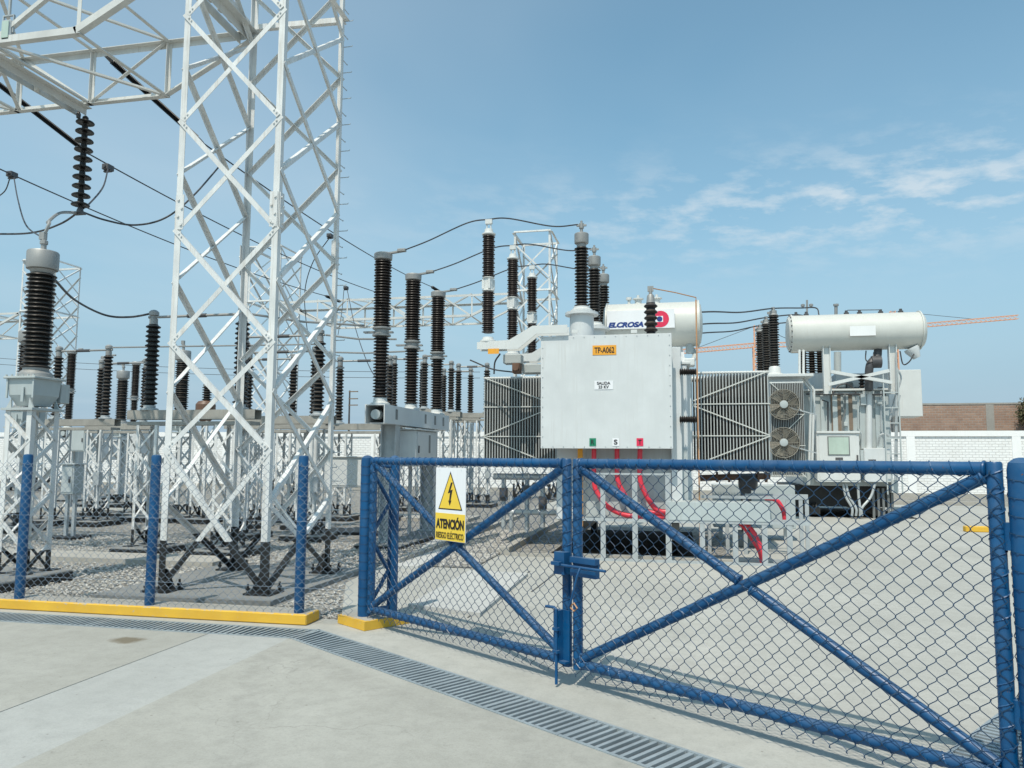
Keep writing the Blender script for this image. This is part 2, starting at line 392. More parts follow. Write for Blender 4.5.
def tag(o, label=None, cat=None, group=None, kind=None):
    if label: o['label'] = label
    if cat: o['category'] = cat
    if group: o['group'] = group
    if kind: o['kind'] = kind
    return o
def thing(name, label, cat, loc=(0, 0, 0), group=None):
    o = bpy.data.objects.new(name, None); o.empty_display_size = .2; COL.objects.link(o); o.location = Vector(loc)
    return tag(o, label, cat, group)
def copy_tree(o, parent=None):
    c = o.copy(); COL.objects.link(c)
    if parent is not None: c.parent = parent
    for ch in [x for x in bpy.data.objects if x.parent == o]: copy_tree(ch, c)
    return c
def text(s, c, right, up, w, h, mat, parent, name='lettering', bold=.0, shear=0.0):
    """flat lettering fitted into a w by h box centred on c"""
    right = Vector(right).normalized(); up = Vector(up).normalized(); nrm = right.cross(up)
    cu = bpy.data.curves.new(name, 'FONT'); cu.body = s; cu.offset = bold; cu.shear = shear; cu.extrude = .01; cu.align_x = 'CENTER'
    if '\n' in s: cu.space_line = .95
    o = bpy.data.objects.new(name, cu); COL.objects.link(o)
    bpy.context.view_layer.update()
    me = bpy.data.meshes.new_from_object(o.evaluated_get(bpy.context.evaluated_depsgraph_get()))
    bpy.data.objects.remove(o)
    xs = [v.co.x for v in me.vertices]; ys = [v.co.y for v in me.vertices]
    cx, cy = (min(xs)+max(xs))/2, (min(ys)+max(ys))/2; sx = w/(max(xs)-min(xs)); sy = h/(max(ys)-min(ys))
    off = Vector((0, 0, 0)); q = parent
    while q is not None: off += q.location; q = q.parent
    for v in me.vertices:
        p = Vector(c)+right*(v.co.x-cx)*sx+up*(v.co.y-cy)*sy+nrm*(v.co.z*.15+.0015)
        v.co = p-off
    me.materials.clear(); me.materials.append(mat)
    ob = bpy.data.objects.new(name, me); COL.objects.link(ob); ob.parent = parent
    return ob
def sag(p0, p1, d, n=14):
    p0 = Vector(p0); p1 = Vector(p1)
    return [p0.lerp(p1, i/n)-Vector((0, 0, 4*d*(i/n)*(1-i/n))) for i in range(n+1)]
def curve3(pts, n=8):
    """Catmull-Rom through pts"""
    P = [Vector(p) for p in pts]; P = [P[0]*2-P[1]]+P+[P[-1]*2-P[-2]]; out = []
    for i in range(1, len(P)-2):
        for k in range(n):
            t = k/n; a, b, c, d = P[i-1:i+3]
            out.append(.5*((2*b)+(c-a)*t+(2*a-5*b+4*c-d)*t*t+(-a+3*b-3*c+d)*t**3))
    out.append(P[-2]); return out
def wire(name, pts, r, label, group=None, mat='cable', cat='wire'):
    return tag(MB().tube(pts, r, 6).build(name, M[mat]), label, cat, group)

# ------------------------------------------------------------------ camera, sun, sky
cd = bpy.data.cameras.new('camera'); cam = bpy.data.objects.new('camera', cd); COL.objects.link(cam); SC.camera = cam
cd.sensor_fit = 'HORIZONTAL'; cd.sensor_width = 36; cd.lens = F/1024*36; cd.clip_end = 5000; cd.clip_start = .05
f0 = Vector((-math.sin(YAW), math.cos(YAW), 0)); r0 = Vector((math.cos(YAW), math.sin(YAW), 0))
fw = f0*math.cos(PITCH)+Vector((0, 0, math.sin(PITCH))); u0 = r0.cross(fw)
cx = r0*math.cos(ROLL)+u0*math.sin(ROLL); cy = u0*math.cos(ROLL)-r0*math.sin(ROLL)
cam.matrix_world = Matrix(((cx.x, cy.x, -fw.x, 0), (cx.y, cy.y, -fw.y, 0), (cx.z, cy.z, -fw.z, EYE), (0, 0, 0, 1)))

SUN_EL, SUN_AZ = R(60), R(-170)        # azimuth from +Y, positive to the right
sd = Vector((math.sin(SUN_AZ)*math.cos(SUN_EL), math.cos(SUN_AZ)*math.cos(SUN_EL), math.sin(SUN_EL)))
sl = bpy.data.lights.new('sun', 'SUN'); sl.energy = 3.4; sl.angle = R(.55); sl.color = (1, .92, .80)
so = bpy.data.objects.new('sun', sl); COL.objects.link(so); so.rotation_euler = sd.to_track_quat('Z', 'Y').to_euler(); so.location = (0, 0, 40)

w = bpy.data.worlds.new('World'); SC.world = w; w.use_nodes = True
nt = w.node_tree; nt.nodes.clear()
wo = N(nt, 'ShaderNodeOutputWorld'); bg = N(nt, 'ShaderNodeBackground'); nt.links.new(bg.outputs[0], wo.inputs[0])
sky = N(nt, 'ShaderNodeTexSky', sky_type='NISHITA'); sky.sun_disc = False; sky.sun_elevation = SUN_EL; sky.sun_rotation = SUN_AZ
sky.altitude = 50; sky.air_density = 1.0; sky.dust_density = 1.2; sky.ozone_density = 1.5
tc = N(nt, 'ShaderNodeTexCoord'); D3 = tc.outputs['Generated']
s3 = sepz(nt, D3)
zz = mth(nt, 'MAXIMUM', s3[2], .03)
pr = N(nt, 'ShaderNodeCombineXYZ')
nt.links.new(mth(nt, 'DIVIDE', s3[0], zz), pr.inputs[0]); nt.links.new(mth(nt, 'DIVIDE', s3[1], zz), pr.inputs[1])
mpc = N(nt, 'ShaderNodeMapping'); mpc.inputs['Scale'].default_value = (1.0, .55, 1); mpc.inputs['Rotation'].default_value = (0, 0, R(18)); mpc.inputs['Location'].default_value = (3.1, 1.7, 0)
nt.links.new(pr.outputs[0], mpc.inputs[0])
sph = N(nt, 'ShaderNodeCombineXYZ')
nt.links.new(mth(nt, 'ADD', mth(nt, 'MULTIPLY', mth(nt, 'ARCTAN2', s3[0], s3[1]), 5.2), mth(nt, 'MULTIPLY', s3[2], 3.0)), sph.inputs[0]); nt.links.new(mth(nt, 'MULTIPLY', s3[2], 15.0), sph.inputs[1])
c1 = noise(nt, 2.7, 10, .60, sph.outputs[0]); c2 = noise(nt, .45, 4, .5, mpc.outputs[0])
az = mth(nt, 'ARCTAN2', s3[0], s3[1])
def bell(x, c, wd):
    t = mth(nt, 'DIVIDE', mth(nt, 'SUBTRACT', x, c), wd)
    return mth(nt, 'POWER', 2.718, mth(nt, 'MULTIPLY', mth(nt, 'MULTIPLY', t, t), -1.0))
patch = mth(nt, 'MULTIPLY', bell(az, .25, .42), bell(s3[2], .295, .055))
thin = mth(nt, 'MULTIPLY', bell(az, -.55, .6), bell(s3[2], .42, .3))
dens = mth(nt, 'MULTIPLY', ramp(nt, c1, [(.47, (0, 0, 0)), (.64, (1, 1, 1))]), patch)
veil = mth(nt, 'MULTIPLY', ramp(nt, c2, [(.35, (0, 0, 0)), (.75, (1, 1, 1))]), mth(nt, 'ADD', mth(nt, 'MULTIPLY', thin, .6), .05))
cov = mth(nt, 'ADD', mth(nt, 'MULTIPLY', dens, .8), veil, True)
CLOUD = (4.1, 4.75, 5.2)
tint = mixc(nt, 1.0, sky.outputs[0], (.97, 1.26, 1.09), 'MULTIPLY')
low = mth(nt, 'MULTIPLY', bell(s3[2], .0, .27), .95)          # pale blue haze along the horizon
tint = mixc(nt, low, tint, (2.3, 3.2, 4.1))
skyc = mixc(nt, cov, tint, CLOUD)
nt.links.new(skyc, bg.inputs[0]); bg.inputs[1].default_value = .143
vs = SC.view_settings; vs.view_transform = 'Standard'; vs.look = 'None'; vs.exposure = .15; vs.gamma = 1; vs.use_curve_mapping = False
SC.display_settings.display_device = 'sRGB'
SC.cycles.max_bounces = 8; SC.cycles.diffuse_bounces = 4; SC.cycles.transparent_max_bounces = 8
SC.cycles.use_denoising = True

# ------------------------------------------------------------------ the ground
def slab(name, poly, z0, z1, mat):
    o = MB().prism([(x, y, z0) for x, y in poly], (0, 0, z1-z0)).build(name, M[mat]); o['kind'] = 'structure'; return o
U = Vector((.823, -.568)).normalized(); NRM = Vector((-U.y, U.x))       # along the gate, and square to it (into the yard)
gs = MB(); gs.add([(-1500, -1500, -.34), (1500, -1500, -.34), (1500, 1500, -.34), (-1500, 1500, -.34)], [(0, 1, 2, 3)])
gs.build('ground', M['soil'])['kind'] = 'structure'
TW = .38
n1 = Vector((-3.45, 6.60)); nE = n1+U*13                                  # near edge of the drain: along x, then along the gate
f1v = Vector((-3.335, 6.98)); fE = n1+NRM*TW+U*13
slab('concrete_apron', [(-60, -25), (-4.282, -25), (-4.282, 6.60), (-60, 6.60)], -.3, 0, 'conc')
slab('concrete_strip', [(-4.272, -25), (-3.46, -25), (-3.46, 6.60), (-4.272, 6.60)], -.3, 0, 'conc_l')
slab('concrete_apron', [(-3.46, -25), (40, -25), tuple(nE+Vector((20, -14))), tuple(nE), tuple(n1), (-3.46, 6.6)], -.3, 0, 'conc')
# strip between the drain and the yard, then the drive beyond the gate
DB = [(-3.36, 7.5), (-4.25, 9.6), (-4.45, 11.8), (-4.5, 30.5)]
slab('concrete_drive', [(-60, 6.98), tuple(f1v), tuple(fE), (16, 2), (16, 30.5)]+DB[::-1]+[(-3.36, 7.46), (-60, 7.46)], -.3, 0, 'conc_d')
slab('gravel_yard', [(-60, 7.46), (-3.36, 7.46)]+DB+[(16, 30.5), (16, 36.6), (-60, 36.6)], -.3, -.012, 'gravel')
slab('trench_floor', [(-60, 6.55), (-3.5, 6.55), (-3.3, 7.0), (-60, 7.0)], -.32, -.22, 'pit')
slab('trench_floor', [tuple(n1-NRM*.03), tuple(nE-NRM*.03), tuple(fE+NRM*.03), tuple(f1v+NRM*.03)], -.325, -.225, 'pit')
# gravel beds beside and under the transformer, with low kerbs
slab('gravel_bed', [(-4.1, 11.25), (-2.95, 11.25), (-2.95, 24.5), (-4.1, 24.5)], .004, .02, 'gravel')
slab('gravel_bed', [(-2.78, 12.95), (.9, 12.95), (.9, 18.6), (-2.78, 18.6)], .004, .02, 'gravel')
slab('kerb', [(-4.22, 11.2), (-4.1, 11.2), (-4.1, 24.5), (-4.22, 24.5)], .001, .11, 'conc_k')
slab('kerb', [(-2.93, 12.9), (-2.78, 12.9), (-2.78, 19.5), (-2.93, 19.5)], .001, .13, 'conc_k')
slab('kerb', [(-2.775, 12.83), (.95, 12.83), (.95, 12.94), (-2.775, 12.94)], .001, .05, 'conc_k')
for a, b in (((-2.12, 7.85), (-2.1, 11.2)), ((-1.76, 9.5), (-1.70, 11.2))):
    a, b = Vector(a), Vector(b); q = (b-a).normalized(); q = Vector((-q.y, q.x))*.009
    slab('expansion_joint', [tuple(a-q), tuple(a+q), tuple(b+q), tuple(b-q)], .0005, .004, 'pit')
def pxslab(pts, z0, z1, mat): slab('concrete_slab', [(G(a, b, z1).x, G(a, b, z1).y) for a, b in pts], z0, z1, mat)
pxslab([(393, 566), (437, 537), (470, 541), (418, 566)], .001, .05, 'conc_b'); pxslab([(408, 604), (470, 570), (528, 573), (480, 613)], .001, .04, 'conc_b')
# cable trench covers and paths across the gravel
slab('cable_trench_cover', [(-40, 10.45), (-6.75, 10.45), (-6.75, 11.15), (-40, 11.15)], -.1, .07, 'conc_k')
slab('cable_trench_cover', [(-40, 19.2), (-5.2, 19.2), (-5.2, 20.4), (-40, 20.4)], -.1, .07, 'conc_k')
slab('kerb', [(-4.4, 30.6), (16, 30.6), (16, 30.85), (-4.4, 30.85)], -.1, .14, 'conc_k')

# loose stones lying near enough to be told apart from a flat texture
def pebbles():
    vs = []; fs = []
    rnd = random.Random(3)
    def inside(x, y):
        if -6.7 < x < -4.3 and 7.75 < y < 10.7: return False
        if x < -6.7 and 10.4 < y < 11.2: return False
        return True
    def stone(x, y, z, r):
        k = len(vs); a0 = rnd.random()*6.28; e = rnd.uniform(.55, .8)
        ring = []
        for i in range(5):
            a = a0+i*1.2566; q = r*rnd.uniform(.75, 1.2)
            ring.append((x+math.cos(a)*q, y+math.sin(a)*q*e, z+rnd.uniform(-.2, .25)*r))
        vs.extend(ring); vs.append((x+rnd.uniform(-.3, .3)*r, y+rnd.uniform(-.3, .3)*r, z+r*rnd.uniform(.5, .8))); vs.append((x, y, z-r*.5))
        for i in range(5):
            j = (i+1) % 5; fs.append((k+i, k+j, k+5)); fs.append((k+j, k+i, k+6))
    for _ in range(27000):
        y = 7.5+(rnd.random()**1.25)*6.5; x = rnd.uniform(-11.5-(y-7.5)*.35, -3.4)
        lim = -3.36-(y-7.5)*.42 if y < 9.6 else -4.4
        if x > lim-.03 or not inside(x, y): continue
        stone(x, y, rnd.uniform(-.015, .012), rnd.uniform(.012, .027))
    for _ in range(2600):
        y = rnd.uniform(11.3, 17); x = rnd.uniform(-4.05, -2.98)
        stone(x, y, .022, rnd.uniform(.014, .034))
    me = bpy.data.meshes.new('gravel_stones'); me.from_pydata(vs, [], fs); me.materials.append(M['stone'])
    o = bpy.data.objects.new('gravel_stones', me); COL.objects.link(o)
    tag(o, 'loose grey and beige stones covering the yard behind the fence', 'gravel', kind='stuff')
pebbles()

# ------------------------------------------------------------------ drain grates
def grate(p, d, length, nb, label, group, skew0=0, skew1=0):
    """one steel grate: frame rails and cross bars, from p along d"""
    p = Vector(p); d = Vector(d).normalized(); q = Vector((-d.y, d.x))
    t = thing('drain_grate', label, 'drain grate', (p.x, p.y, -.03), group)
    v = lambda s, o, z: Vector((p.x+d.x*s+q.x*o, p.y+d.y*s+q.y*o, z))
    m = MB()
    for o, k in ((.012, 0), (TW-.012, 1)):
        m.bar(v(skew0*k, o, -.012), v(length+skew1*k-.004, o, -.012), .022, .036)
    m.build('frame', M['grate'], t)
    b = MB()
    for i in range(nb):
        f = (i+.5)/nb; s0 = f*length; s1 = skew0+f*(length+skew1-skew0)
        wd = .034 if i in (0, nb-1) else .026
        b.bar(v(s0, .024, -.013), v(s1, TW-.024, -.013), wd, .03)
    b.build('bars', M['grate'], t)
    return t
x = n1.x; first = True
gl1 = 'grey slotted drain grate set in the concrete along the yellow fence kerb'
k = 0
while x > -11:
    L = .72; grate((x-L, n1.y, 0), (1, 0), L, 12, gl1 if k else 'grey drain grate with a slanted end, last before the drain turns along the gate', 'grates along the fence kerb' if k else None, 0, .115 if k == 0 else 0)
    x -= L; k += 1
s = 0
for k in range(12):
    L = .665; p = n1+U*s
    grate((p.x, p.y, 0), U, L, 11, 'grey slotted drain grate in the run in front of the blue gate' if k else 'grey drain grate with a slanted end, first of the run in front of the gate', 'grates in front of the gate' if k else None, .0 if k else -.155, 0)
    s += L
ga = Vector((1.36, 4.72)); 
for k in range(3):
    p = ga+NRM*(.66*k)
    grate((p.x+U.x*TW, p.y+U.y*TW, 0), NRM, .655, 11, 'grey slotted grate behind the right end of the blue gate', 'grates behind the right gate post')
for o in [o for o in bpy.data.objects if o.get('group') == 'grates behind the right gate post']: o.location.z += .034

# ------------------------------------------------------------------ kerbs
t = thing('yellow_kerb', 'long low kerb with yellow painted face under the chain link fence', 'kerb', (-20, 7.1, 0))
MB().box(-40, -3.56, 7.12, 7.455, .001, .10, .012).build('kerb_body', M['conc_k'], t)
MB().box(-40, -3.555, 7.114, 7.16, .004, .103, .008).box(-3.59, -3.553, 7.118, 7.40, .004, .1025, .006).build('yellow_paint', M['yellow'], t)
c0 = Vector((-2.91, 7.03))
t = thing('yellow_kerb', 'short yellow kerb block under the left gate column', 'kerb', (c0.x, c0.y, 0))
bl = [c0, c0+NRM*.5, c0+NRM*.5-U*.47, c0-U*.47]
MB().prism([(p.x, p.y, .001) for p in bl], (0, 0, .082)).build('kerb_body', M['conc_k'], t)
bl = [c0+(U-NRM)*.006, c0+NRM*.52+U*.006, c0+NRM*.52-U*.03, c0+(NRM-U)*.03, c0-U*.476+NRM*.03, c0-U*.476-NRM*.006]
MB().prism([(p.x, p.y, .003) for p in bl], (0, 0, .084)).build('yellow_paint', M['yellow'], t)
p0 = G(966, 532)
t = thing('yellow_kerb', 'yellow kerb on the drive seen through the right gate leaf', 'kerb', (p0.x, p0.y, 0))
MB().box(p0.x, p0.x+2.2, p0.y, p0.y+.2, .001, .13, .015).build('kerb_body', M['yellow'], t)
MB().box(p0.x+2.203, p0.x+2.9, p0.y+.01, p0.y+.2, .001, .12, .015).build('bare_end', M['conc_k'], t)

# ------------------------------------------------------------------ chain link
def chain(mb, o, ax, L, z0, z1, off, dw=.108, dh=.098, r=.0026):
    """woven diamond mesh: upright zigzag wires hooked into their neighbours, on the plane through o along ax"""
    o = Vector(o)+Vector(off); ax = Vector((ax[0], ax[1], 0)); nz = Vector((-ax.y, ax.x, 0)); H = z1-z0
    n = int(L/(dw/2)); step = L/n; amp = step/2+r*.9; e = dh*.11
    rnd = random.Random(int(L*1000)); drift = 0
    for i in range(n):
        xc = step*(i+.5); pts = []; k = 0; z = -dh/2 if i % 2 else 0.0; sd = 1
        drift = .7*drift+rnd.uniform(-.0025, .0025)
        while z <= H+.001:
            if z >= -.001:
                u = xc+sd*amp; w = nz*(sd*r*1.1*(1 if i % 2 else -1)+.004*math.sin(xc*2.3+z*4)); zz = z0+z+drift+.003*math.sin(xc*5+z*7)
                q = sd*step*.16
                pts += [o+ax*(u-q)+w*.4+Vector((0, 0, zz-e)), o+ax*u+w+Vector((0, 0, zz)), o+ax*(u-q)+w*.4+Vector((0, 0, zz+e))]
            z += dh/2; sd = -sd; k += 1
        mb.tube(pts, r, 3, False, False)
def knuckles(mb, o, ax, L, z, off, dw, up, r=.0022):
    o = Vector(o)+Vector(off); ax = Vector((ax[0], ax[1], 0)); i = 0; u = dw/2
    while u < L-.02:
        p = o+ax*u; h = .02*up
        mb.tube([p+Vector((-ax.x*.012, -ax.y*.012, z)), p+Vector((0, 0, z+h)), p+Vector((ax.x*.012, ax.y*.012, z))], r, 3, False, False); u += dw
def helix(mb, p0, p1, rad, pitch, r=.0025):
    p0 = Vector(p0); p1 = Vector(p1); d = p1-p0; L = d.length; d.normalize()
    u = Vector((0, 0, 1)) if abs(d.z) < .9 else Vector((1, 0, 0)); u = (u-d*u.dot(d)).normalized(); w = d.cross(u)
    n = int(L/pitch*10)
    mb.tube([p0+d*(L*i/n)+(u*math.cos(2*math.pi*i/10)+w*math.sin(2*math.pi*i/10))*rad for i in range(n+1)], r, 3, False, False)

# left fence: posts at measured feet
t = thing('chain_link_fence', 'chain link fence on blue round posts standing behind the yellow kerb', 'fence', (-7, 7.23, 0))
FX = (-10.15, -8.55, -6.98, -5.38, -3.69)
for i, xx in enumerate(FX):
    MB().lathe([(.05, .09), (.05, 1.63), (.045, 1.648), (.02, 1.655)], (xx, 7.23, 0), 16).build('post', M['blue'], t)
m = MB(); chain(m, (-14, 7.23, 0), (1, 0, 0), 10.9, .115, 1.61, (0, -.055, 0), .090, .086, .0022)
for xx in FX[1:]:
    for z in (.2, .55, .9, 1.25, 1.55):
        m.tube([(xx+.056*math.cos(a), 7.23+.056*math.sin(a), z+.01*math.sin(a*2)) for a in [i*.6283 for i in range(11)]], .002, 3, False, False)
m.build('mesh', M['wire_grey'], t)
m = MB()
for z in (.35, 1.0): m.tube(sag((-14, 7.172, z), (-3.1, 7.172, z), .004, 6), .0018, 3)
m.build('tension_wire', M['wire_grey'], t)

# gate columns: pairs of pipes laced together
GP = Vector((-2.965, 7.26)); V3 = lambda q, z: Vector((q.x, q.y, z))
def column(base, depth, label, meshed):
    t = thing('gate_column', label, 'gate column', V3(base, 0))
    a, b = base, base+NRM*depth
    for p, r in ((a, .062), (b, .055)):
        MB().lathe([(r, .0), (r, 1.60), (r*.9, 1.635), (r*.5, 1.655), (.01, 1.66)], V3(p, 0), 18).build('post', M['blue'], t)
    zs = [.16, .5, .84, 1.18, 1.52]
    for i in range(4):
        q0, q1 = (a, b) if i % 2 == 0 else (b, a)
        e = (q1-q0).normalized()*.05
        MB().tube([V3(q0+e, zs[i]), V3(q1-e, zs[i+1])], .02, 10).build('lacing_bar', M['blue'], t)
    for z in (.13, 1.55):
        MB().tube([V3(a+NRM*.05, z), V3(b-NRM*.05, z)], .022, 10).build('cross_bar', M['blue'], t)
    m = MB(); chain(m, V3(a, 0), NRM, depth, .12, 1.56, V3(-U*.065 if meshed else U*.0, 0), .10, .094, .0025)
    for z in [.2+.085*i for i in range(17)]:
        m.tube([V3(a, z)+Vector((.066*math.cos(q), .066*math.sin(q), .012*math.sin(q))) for q in [i*.6283 for i in range(11)]], .0022, 3, False, False)
    m.build('mesh', M['wire_blue'], t)
    return t
column(GP-U*.085, .33, 'blue double pipe column with lacing bars at the left end of the gate', False)
column(GP+U*5.555, .95, 'dark blue double pipe column carrying the right gate leaf, at the right edge', True)

ZB, ZT = .14, 1.605
def leaf(s0, s1, label, flip):
    """gate leaf between distances s0 and s1 along the gate line"""
    o = GP+U*s0; L = s1-s0; e = GP+U*s1; r = .035; dw = .092
    t = thing('gate_leaf', label, 'gate', V3(o, ZB))
    for q in (o+U*.035, e-U*.035):
        MB().lathe([(.036, 0), (.036, ZT-ZB+.035), (.03, ZT-ZB+.045)], V3(q, ZB-.01), 16).build('stile', M['blue'], t)
    for z in (ZB+.03, ZT):
        MB().tube([V3(o+U*.07, z), V3(e-U*.07, z)], .0345, 16).build('rail', M['blue'], t)
    a, b = V3(o+U*.08, ZB+.07), V3(e-U*.08, ZT-.04); c, d = V3(o+U*.08, ZT-.04), V3(e-U*.08, ZB+.07)
    MB().tube([a, b], .033, 16).build('brace', M['blue'], t)
    mid = (c+d)/2; dd = (d-c).normalized()
    m = MB(); m.tube([c, mid-dd*.05], .033, 16); m.tube([mid+dd*.05, d], .033, 16); m.build('brace', M['blue'], t)
    for p_, ax_, r_ in ((a, (b-a), .034), (b, (a-b), .034), (c, dd, .034), (d, -dd, .034), (mid-dd*.045, -dd, .034), (mid+dd*.045, dd, .034), (V3(o+U*.072, ZT), V3(U, 0), .0355), (V3(e-U*.072, ZT), V3(-U, 0), .0355), (V3(o+U*.072, ZB+.03), V3(U, 0), .0355), (V3(e-U*.072, ZB+.03), V3(-U, 0), .0355)):
        MB().lathe([(r_-.006, -.004), (r_+.004, 0), (r_+.006, .006), (r_+.003, .012), (r_-.006, .016)], p_, 14, ax_).build('weld_bead', M['blue'], t)
    m = MB(); off = V3(-NRM*.0385, 0)
    chain(m, V3(o, 0), V3(U, 0), L, ZB-.05, ZT+.03, off, dw, .094, .0027)
    m.build('mesh', M['wire_blue'], t)
    m = MB()
    for z in (ZB+.03, ZT): helix(m, V3(o+U*.05, z), V3(e-U*.05, z), .037, dw, .0036)
    for q in (o+U*.035, e-U*.035): helix(m, V3(q, ZB), V3(q, ZT), .038, .098, .0034)
    helix(m, c, mid-dd*.05, .0345, .12, .0022); helix(m, a, b, .0345, .12, .0022)
    m.build('binding_wire', M['blue'], t)
    return t
g1 = leaf(0, 2.665, 'left blue gate leaf with crossed pipe braces and chain link mesh, carrying the sign', False)
g2 = leaf(2.70, 5.475, 'right blue gate leaf, wider in view, with crossed pipe braces and chain link mesh', True)
def lbox(mb, s0, s1, n0, n1, z0, z1):
    """box in gate coordinates: along the gate, out towards the camera, height"""
    pts = [GP+U*s0-NRM*n0, GP+U*s1-NRM*n0, GP+U*s1-NRM*n1, GP+U*s0-NRM*n1]
    mb.prism([V3(p, z0) for p in pts], (0, 0, z1-z0)); return mb
W = lambda s, n, z: V3(GP+U*s-NRM*n, z)
lb = lbox(MB(), 2.60, 2.70, .042, .11, .80, .96); o = lb.build('latch_plate', M['blue'], g1)
lbox(MB(), 2.61, 2.69, .121, .155, .87, .895).build('bolt_guide', M['blue'], o)
lb = lbox(MB(), 2.74, 2.98, .045, .09, .80, .85); lbox(lb, 2.74, 2.98, .045, .095, .895, .935); lbox(lb, 2.74, 2.98, .045, .055, .85, .895)
lt = lb.build('latch_housing', M['blue'], g2)
MB().tube([W(2.62, .125, .872), W(3.10, .125, .872)], .010, 10).build('sliding_bolt', M['blue'], lt)
MB().tube([W(2.88, .14, .87), W(2.88, .17, .82), W(2.83, .18, .64), W(2.81, .18, .60)], .008, 8).build('bolt_handle', M['blue'], lt)
MB().tube([W(2.81, .17, .60), W(2.85, .17, .575), W(2.88, .17, .60), W(2.85, .17, .63), W(2.81, .17, .60)], .006, 6).build('padlock_ring', M['copper'], lt)
lb = lbox(MB(), 2.585, 2.64, .045, .10, .17, .54); lbox(lb, 2.64, 2.70, .045, .055, .17, .54); lbox(lb, 2.64, 2.70, .055, .10, .17, .185)
db = lb.build('drop_bolt_housing', M['blue'], g1)
MB().tube([W(2.50, .09, .55), W(2.60, .112, .56), W(2.625, .112, .55), W(2.625, .112, .02)], .011, 10).build('drop_rod', M['blue'], db)
for z in (.24, .40): lbox(MB(), 2.60, 2.65, .10, .13, z, z+.02).build('rod_guide', M['blue'], db)
for tt, s_ in ((g1, -.005), (g2, 5.47)):
    for z in (.4, 1.22):
        MB().lathe([(.028, 0), (.028, .13)], W(s_+.02, .0, z), 12).build('hinge', M['blue'], tt)

# danger sign hung on the left leaf
sw, shh = .41, .63; cs = 1.31; cz0 = .925
so_ = W(cs, .055, cz0)
t = thing('warning_sign', 'yellow and white high voltage warning sign on the left gate leaf', 'sign', so_)
MB().prism([W(cs-sw/2, .046, cz0), W(cs+sw/2, .046, cz0), W(cs+sw/2, .046, cz0+shh), W(cs-sw/2, .046, cz0+shh)], V3(-NRM*.006, 0)).build('sign_plate', M['white_sign'], t)
yl = cz0+.235
MB().prism([W(cs-sw/2+.003, .0521, cz0+.003), W(cs+sw/2-.003, .0521, cz0+.003), W(cs+sw/2-.003, .0521, yl), W(cs-sw/2+.003, .0521, yl)], V3(-NRM*.0015, 0)).build('yellow_panel', M['yel_sign'], t)
def tri(k, n, mat, name):
    c = W(cs, n, cz0+.372); hw, hb, ht = .165*k, -.105*k, .225*k
    ux = V3(U, 0)
    MB().prism([c-ux*hw+Vector((0, 0, hb)), c+ux*hw+Vector((0, 0, hb)), c+Vector((0, 0, ht))], V3(-NRM*.0012, 0)).build(name, M[mat], t)
tri(1.0, .0522, 'ink', 'triangle_border'); tri(.90, .0537, 'yel_sign', 'warning_triangle')
c = W(cs, .0555, cz0+.388); ux = V3(U, 0); uz = Vector((0, 0, 1))
bolt = [(.012, .115), (-.03, .02), (.0, .028), (-.012, -.045), (-.024, -.04), (-.003, -.085), (.02, -.04), (.008, -.042), (.034, .055), (.004, .045), (.034, .115)]
MB().prism([c+ux*a+uz*b for a, b in bolt], V3(-NRM*.0012, 0)).build('lightning_bolt', M['ink'], t)
text('ATENCIÓN', W(cs, .0545, cz0+.155), V3(U, 0), uz, sw*.92, .105, M['ink'], t, bold=.035)
text('RIESGO ELÉCTRICO', W(cs, .0545, cz0+.053), V3(U, 0), uz, sw*.90, .066, M['ink'], t, bold=.0)
m = MB()
for a in (-.15, .15): m.tube([W(cs+a, .02, cz0+shh-.02), W(cs+a, .058, cz0+shh-.018), W(cs+a, .02, cz0+shh-.03)], .0025, 6)
m.build('tie_wire', M['galv'], t)

# ------------------------------------------------------------------ lattice steel
def face_dirs(c, i):
    p = c[i]; a = (c[(i+1) % 4]-p).normalized(); b = (c[(i-1) % 4]-p).normalized(); return a, b
def lattice_legs(t, c, z0, z1, w, mat='lat', name='leg', taper=None):
    out = []
    for i in range(4):
        a, b = face_dirs(c, i)
        m = MB().angle(c[i]+Vector((0, 0, z0)), c[i]+Vector((0, 0, z1)), a, b, w, w*.11)
        out.append(m.build(name, M[mat], t))
    return out
def face_brace(m, c, i, zs, w, cross=True, bolts=False):
    """crossed diagonals between the two legs of face i, meeting the legs at the heights zs"""
    p = c[i]; q = c[(i+1) % 4]; a = (q-p).normalized(); nrm = Vector((a.y, -a.x, 0))
    for k in range(len(zs)-1):
        for j, (s, e) in enumerate(((p+a*.02, q-a*.02), (q-a*.02, p+a*.02))):
            if not cross and j != k % 2: continue
            off = nrm*(.004+.011*j)
            m.angle(s+off+Vector((0, 0, zs[k])), e+off+Vector((0, 0, zs[k+1])), (0, 0, -1), -nrm, w, w*.13)
            if bolts:
                for f in (.035, .06, .94, .965):
                    m.lathe([(.012, 0), (.012, .012)], (s+off+Vector((0, 0, zs[k]))).lerp(e+off+Vector((0, 0, zs[k+1])), f)-Vector((0, 0, w*.45)), 6, nrm, False)
    return m
def rect(x0, y0, x1, y1): return [Vector((x0, y0, 0)), Vector((x1, y0, 0)), Vector((x1, y1, 0)), Vector((x0, y1, 0))]

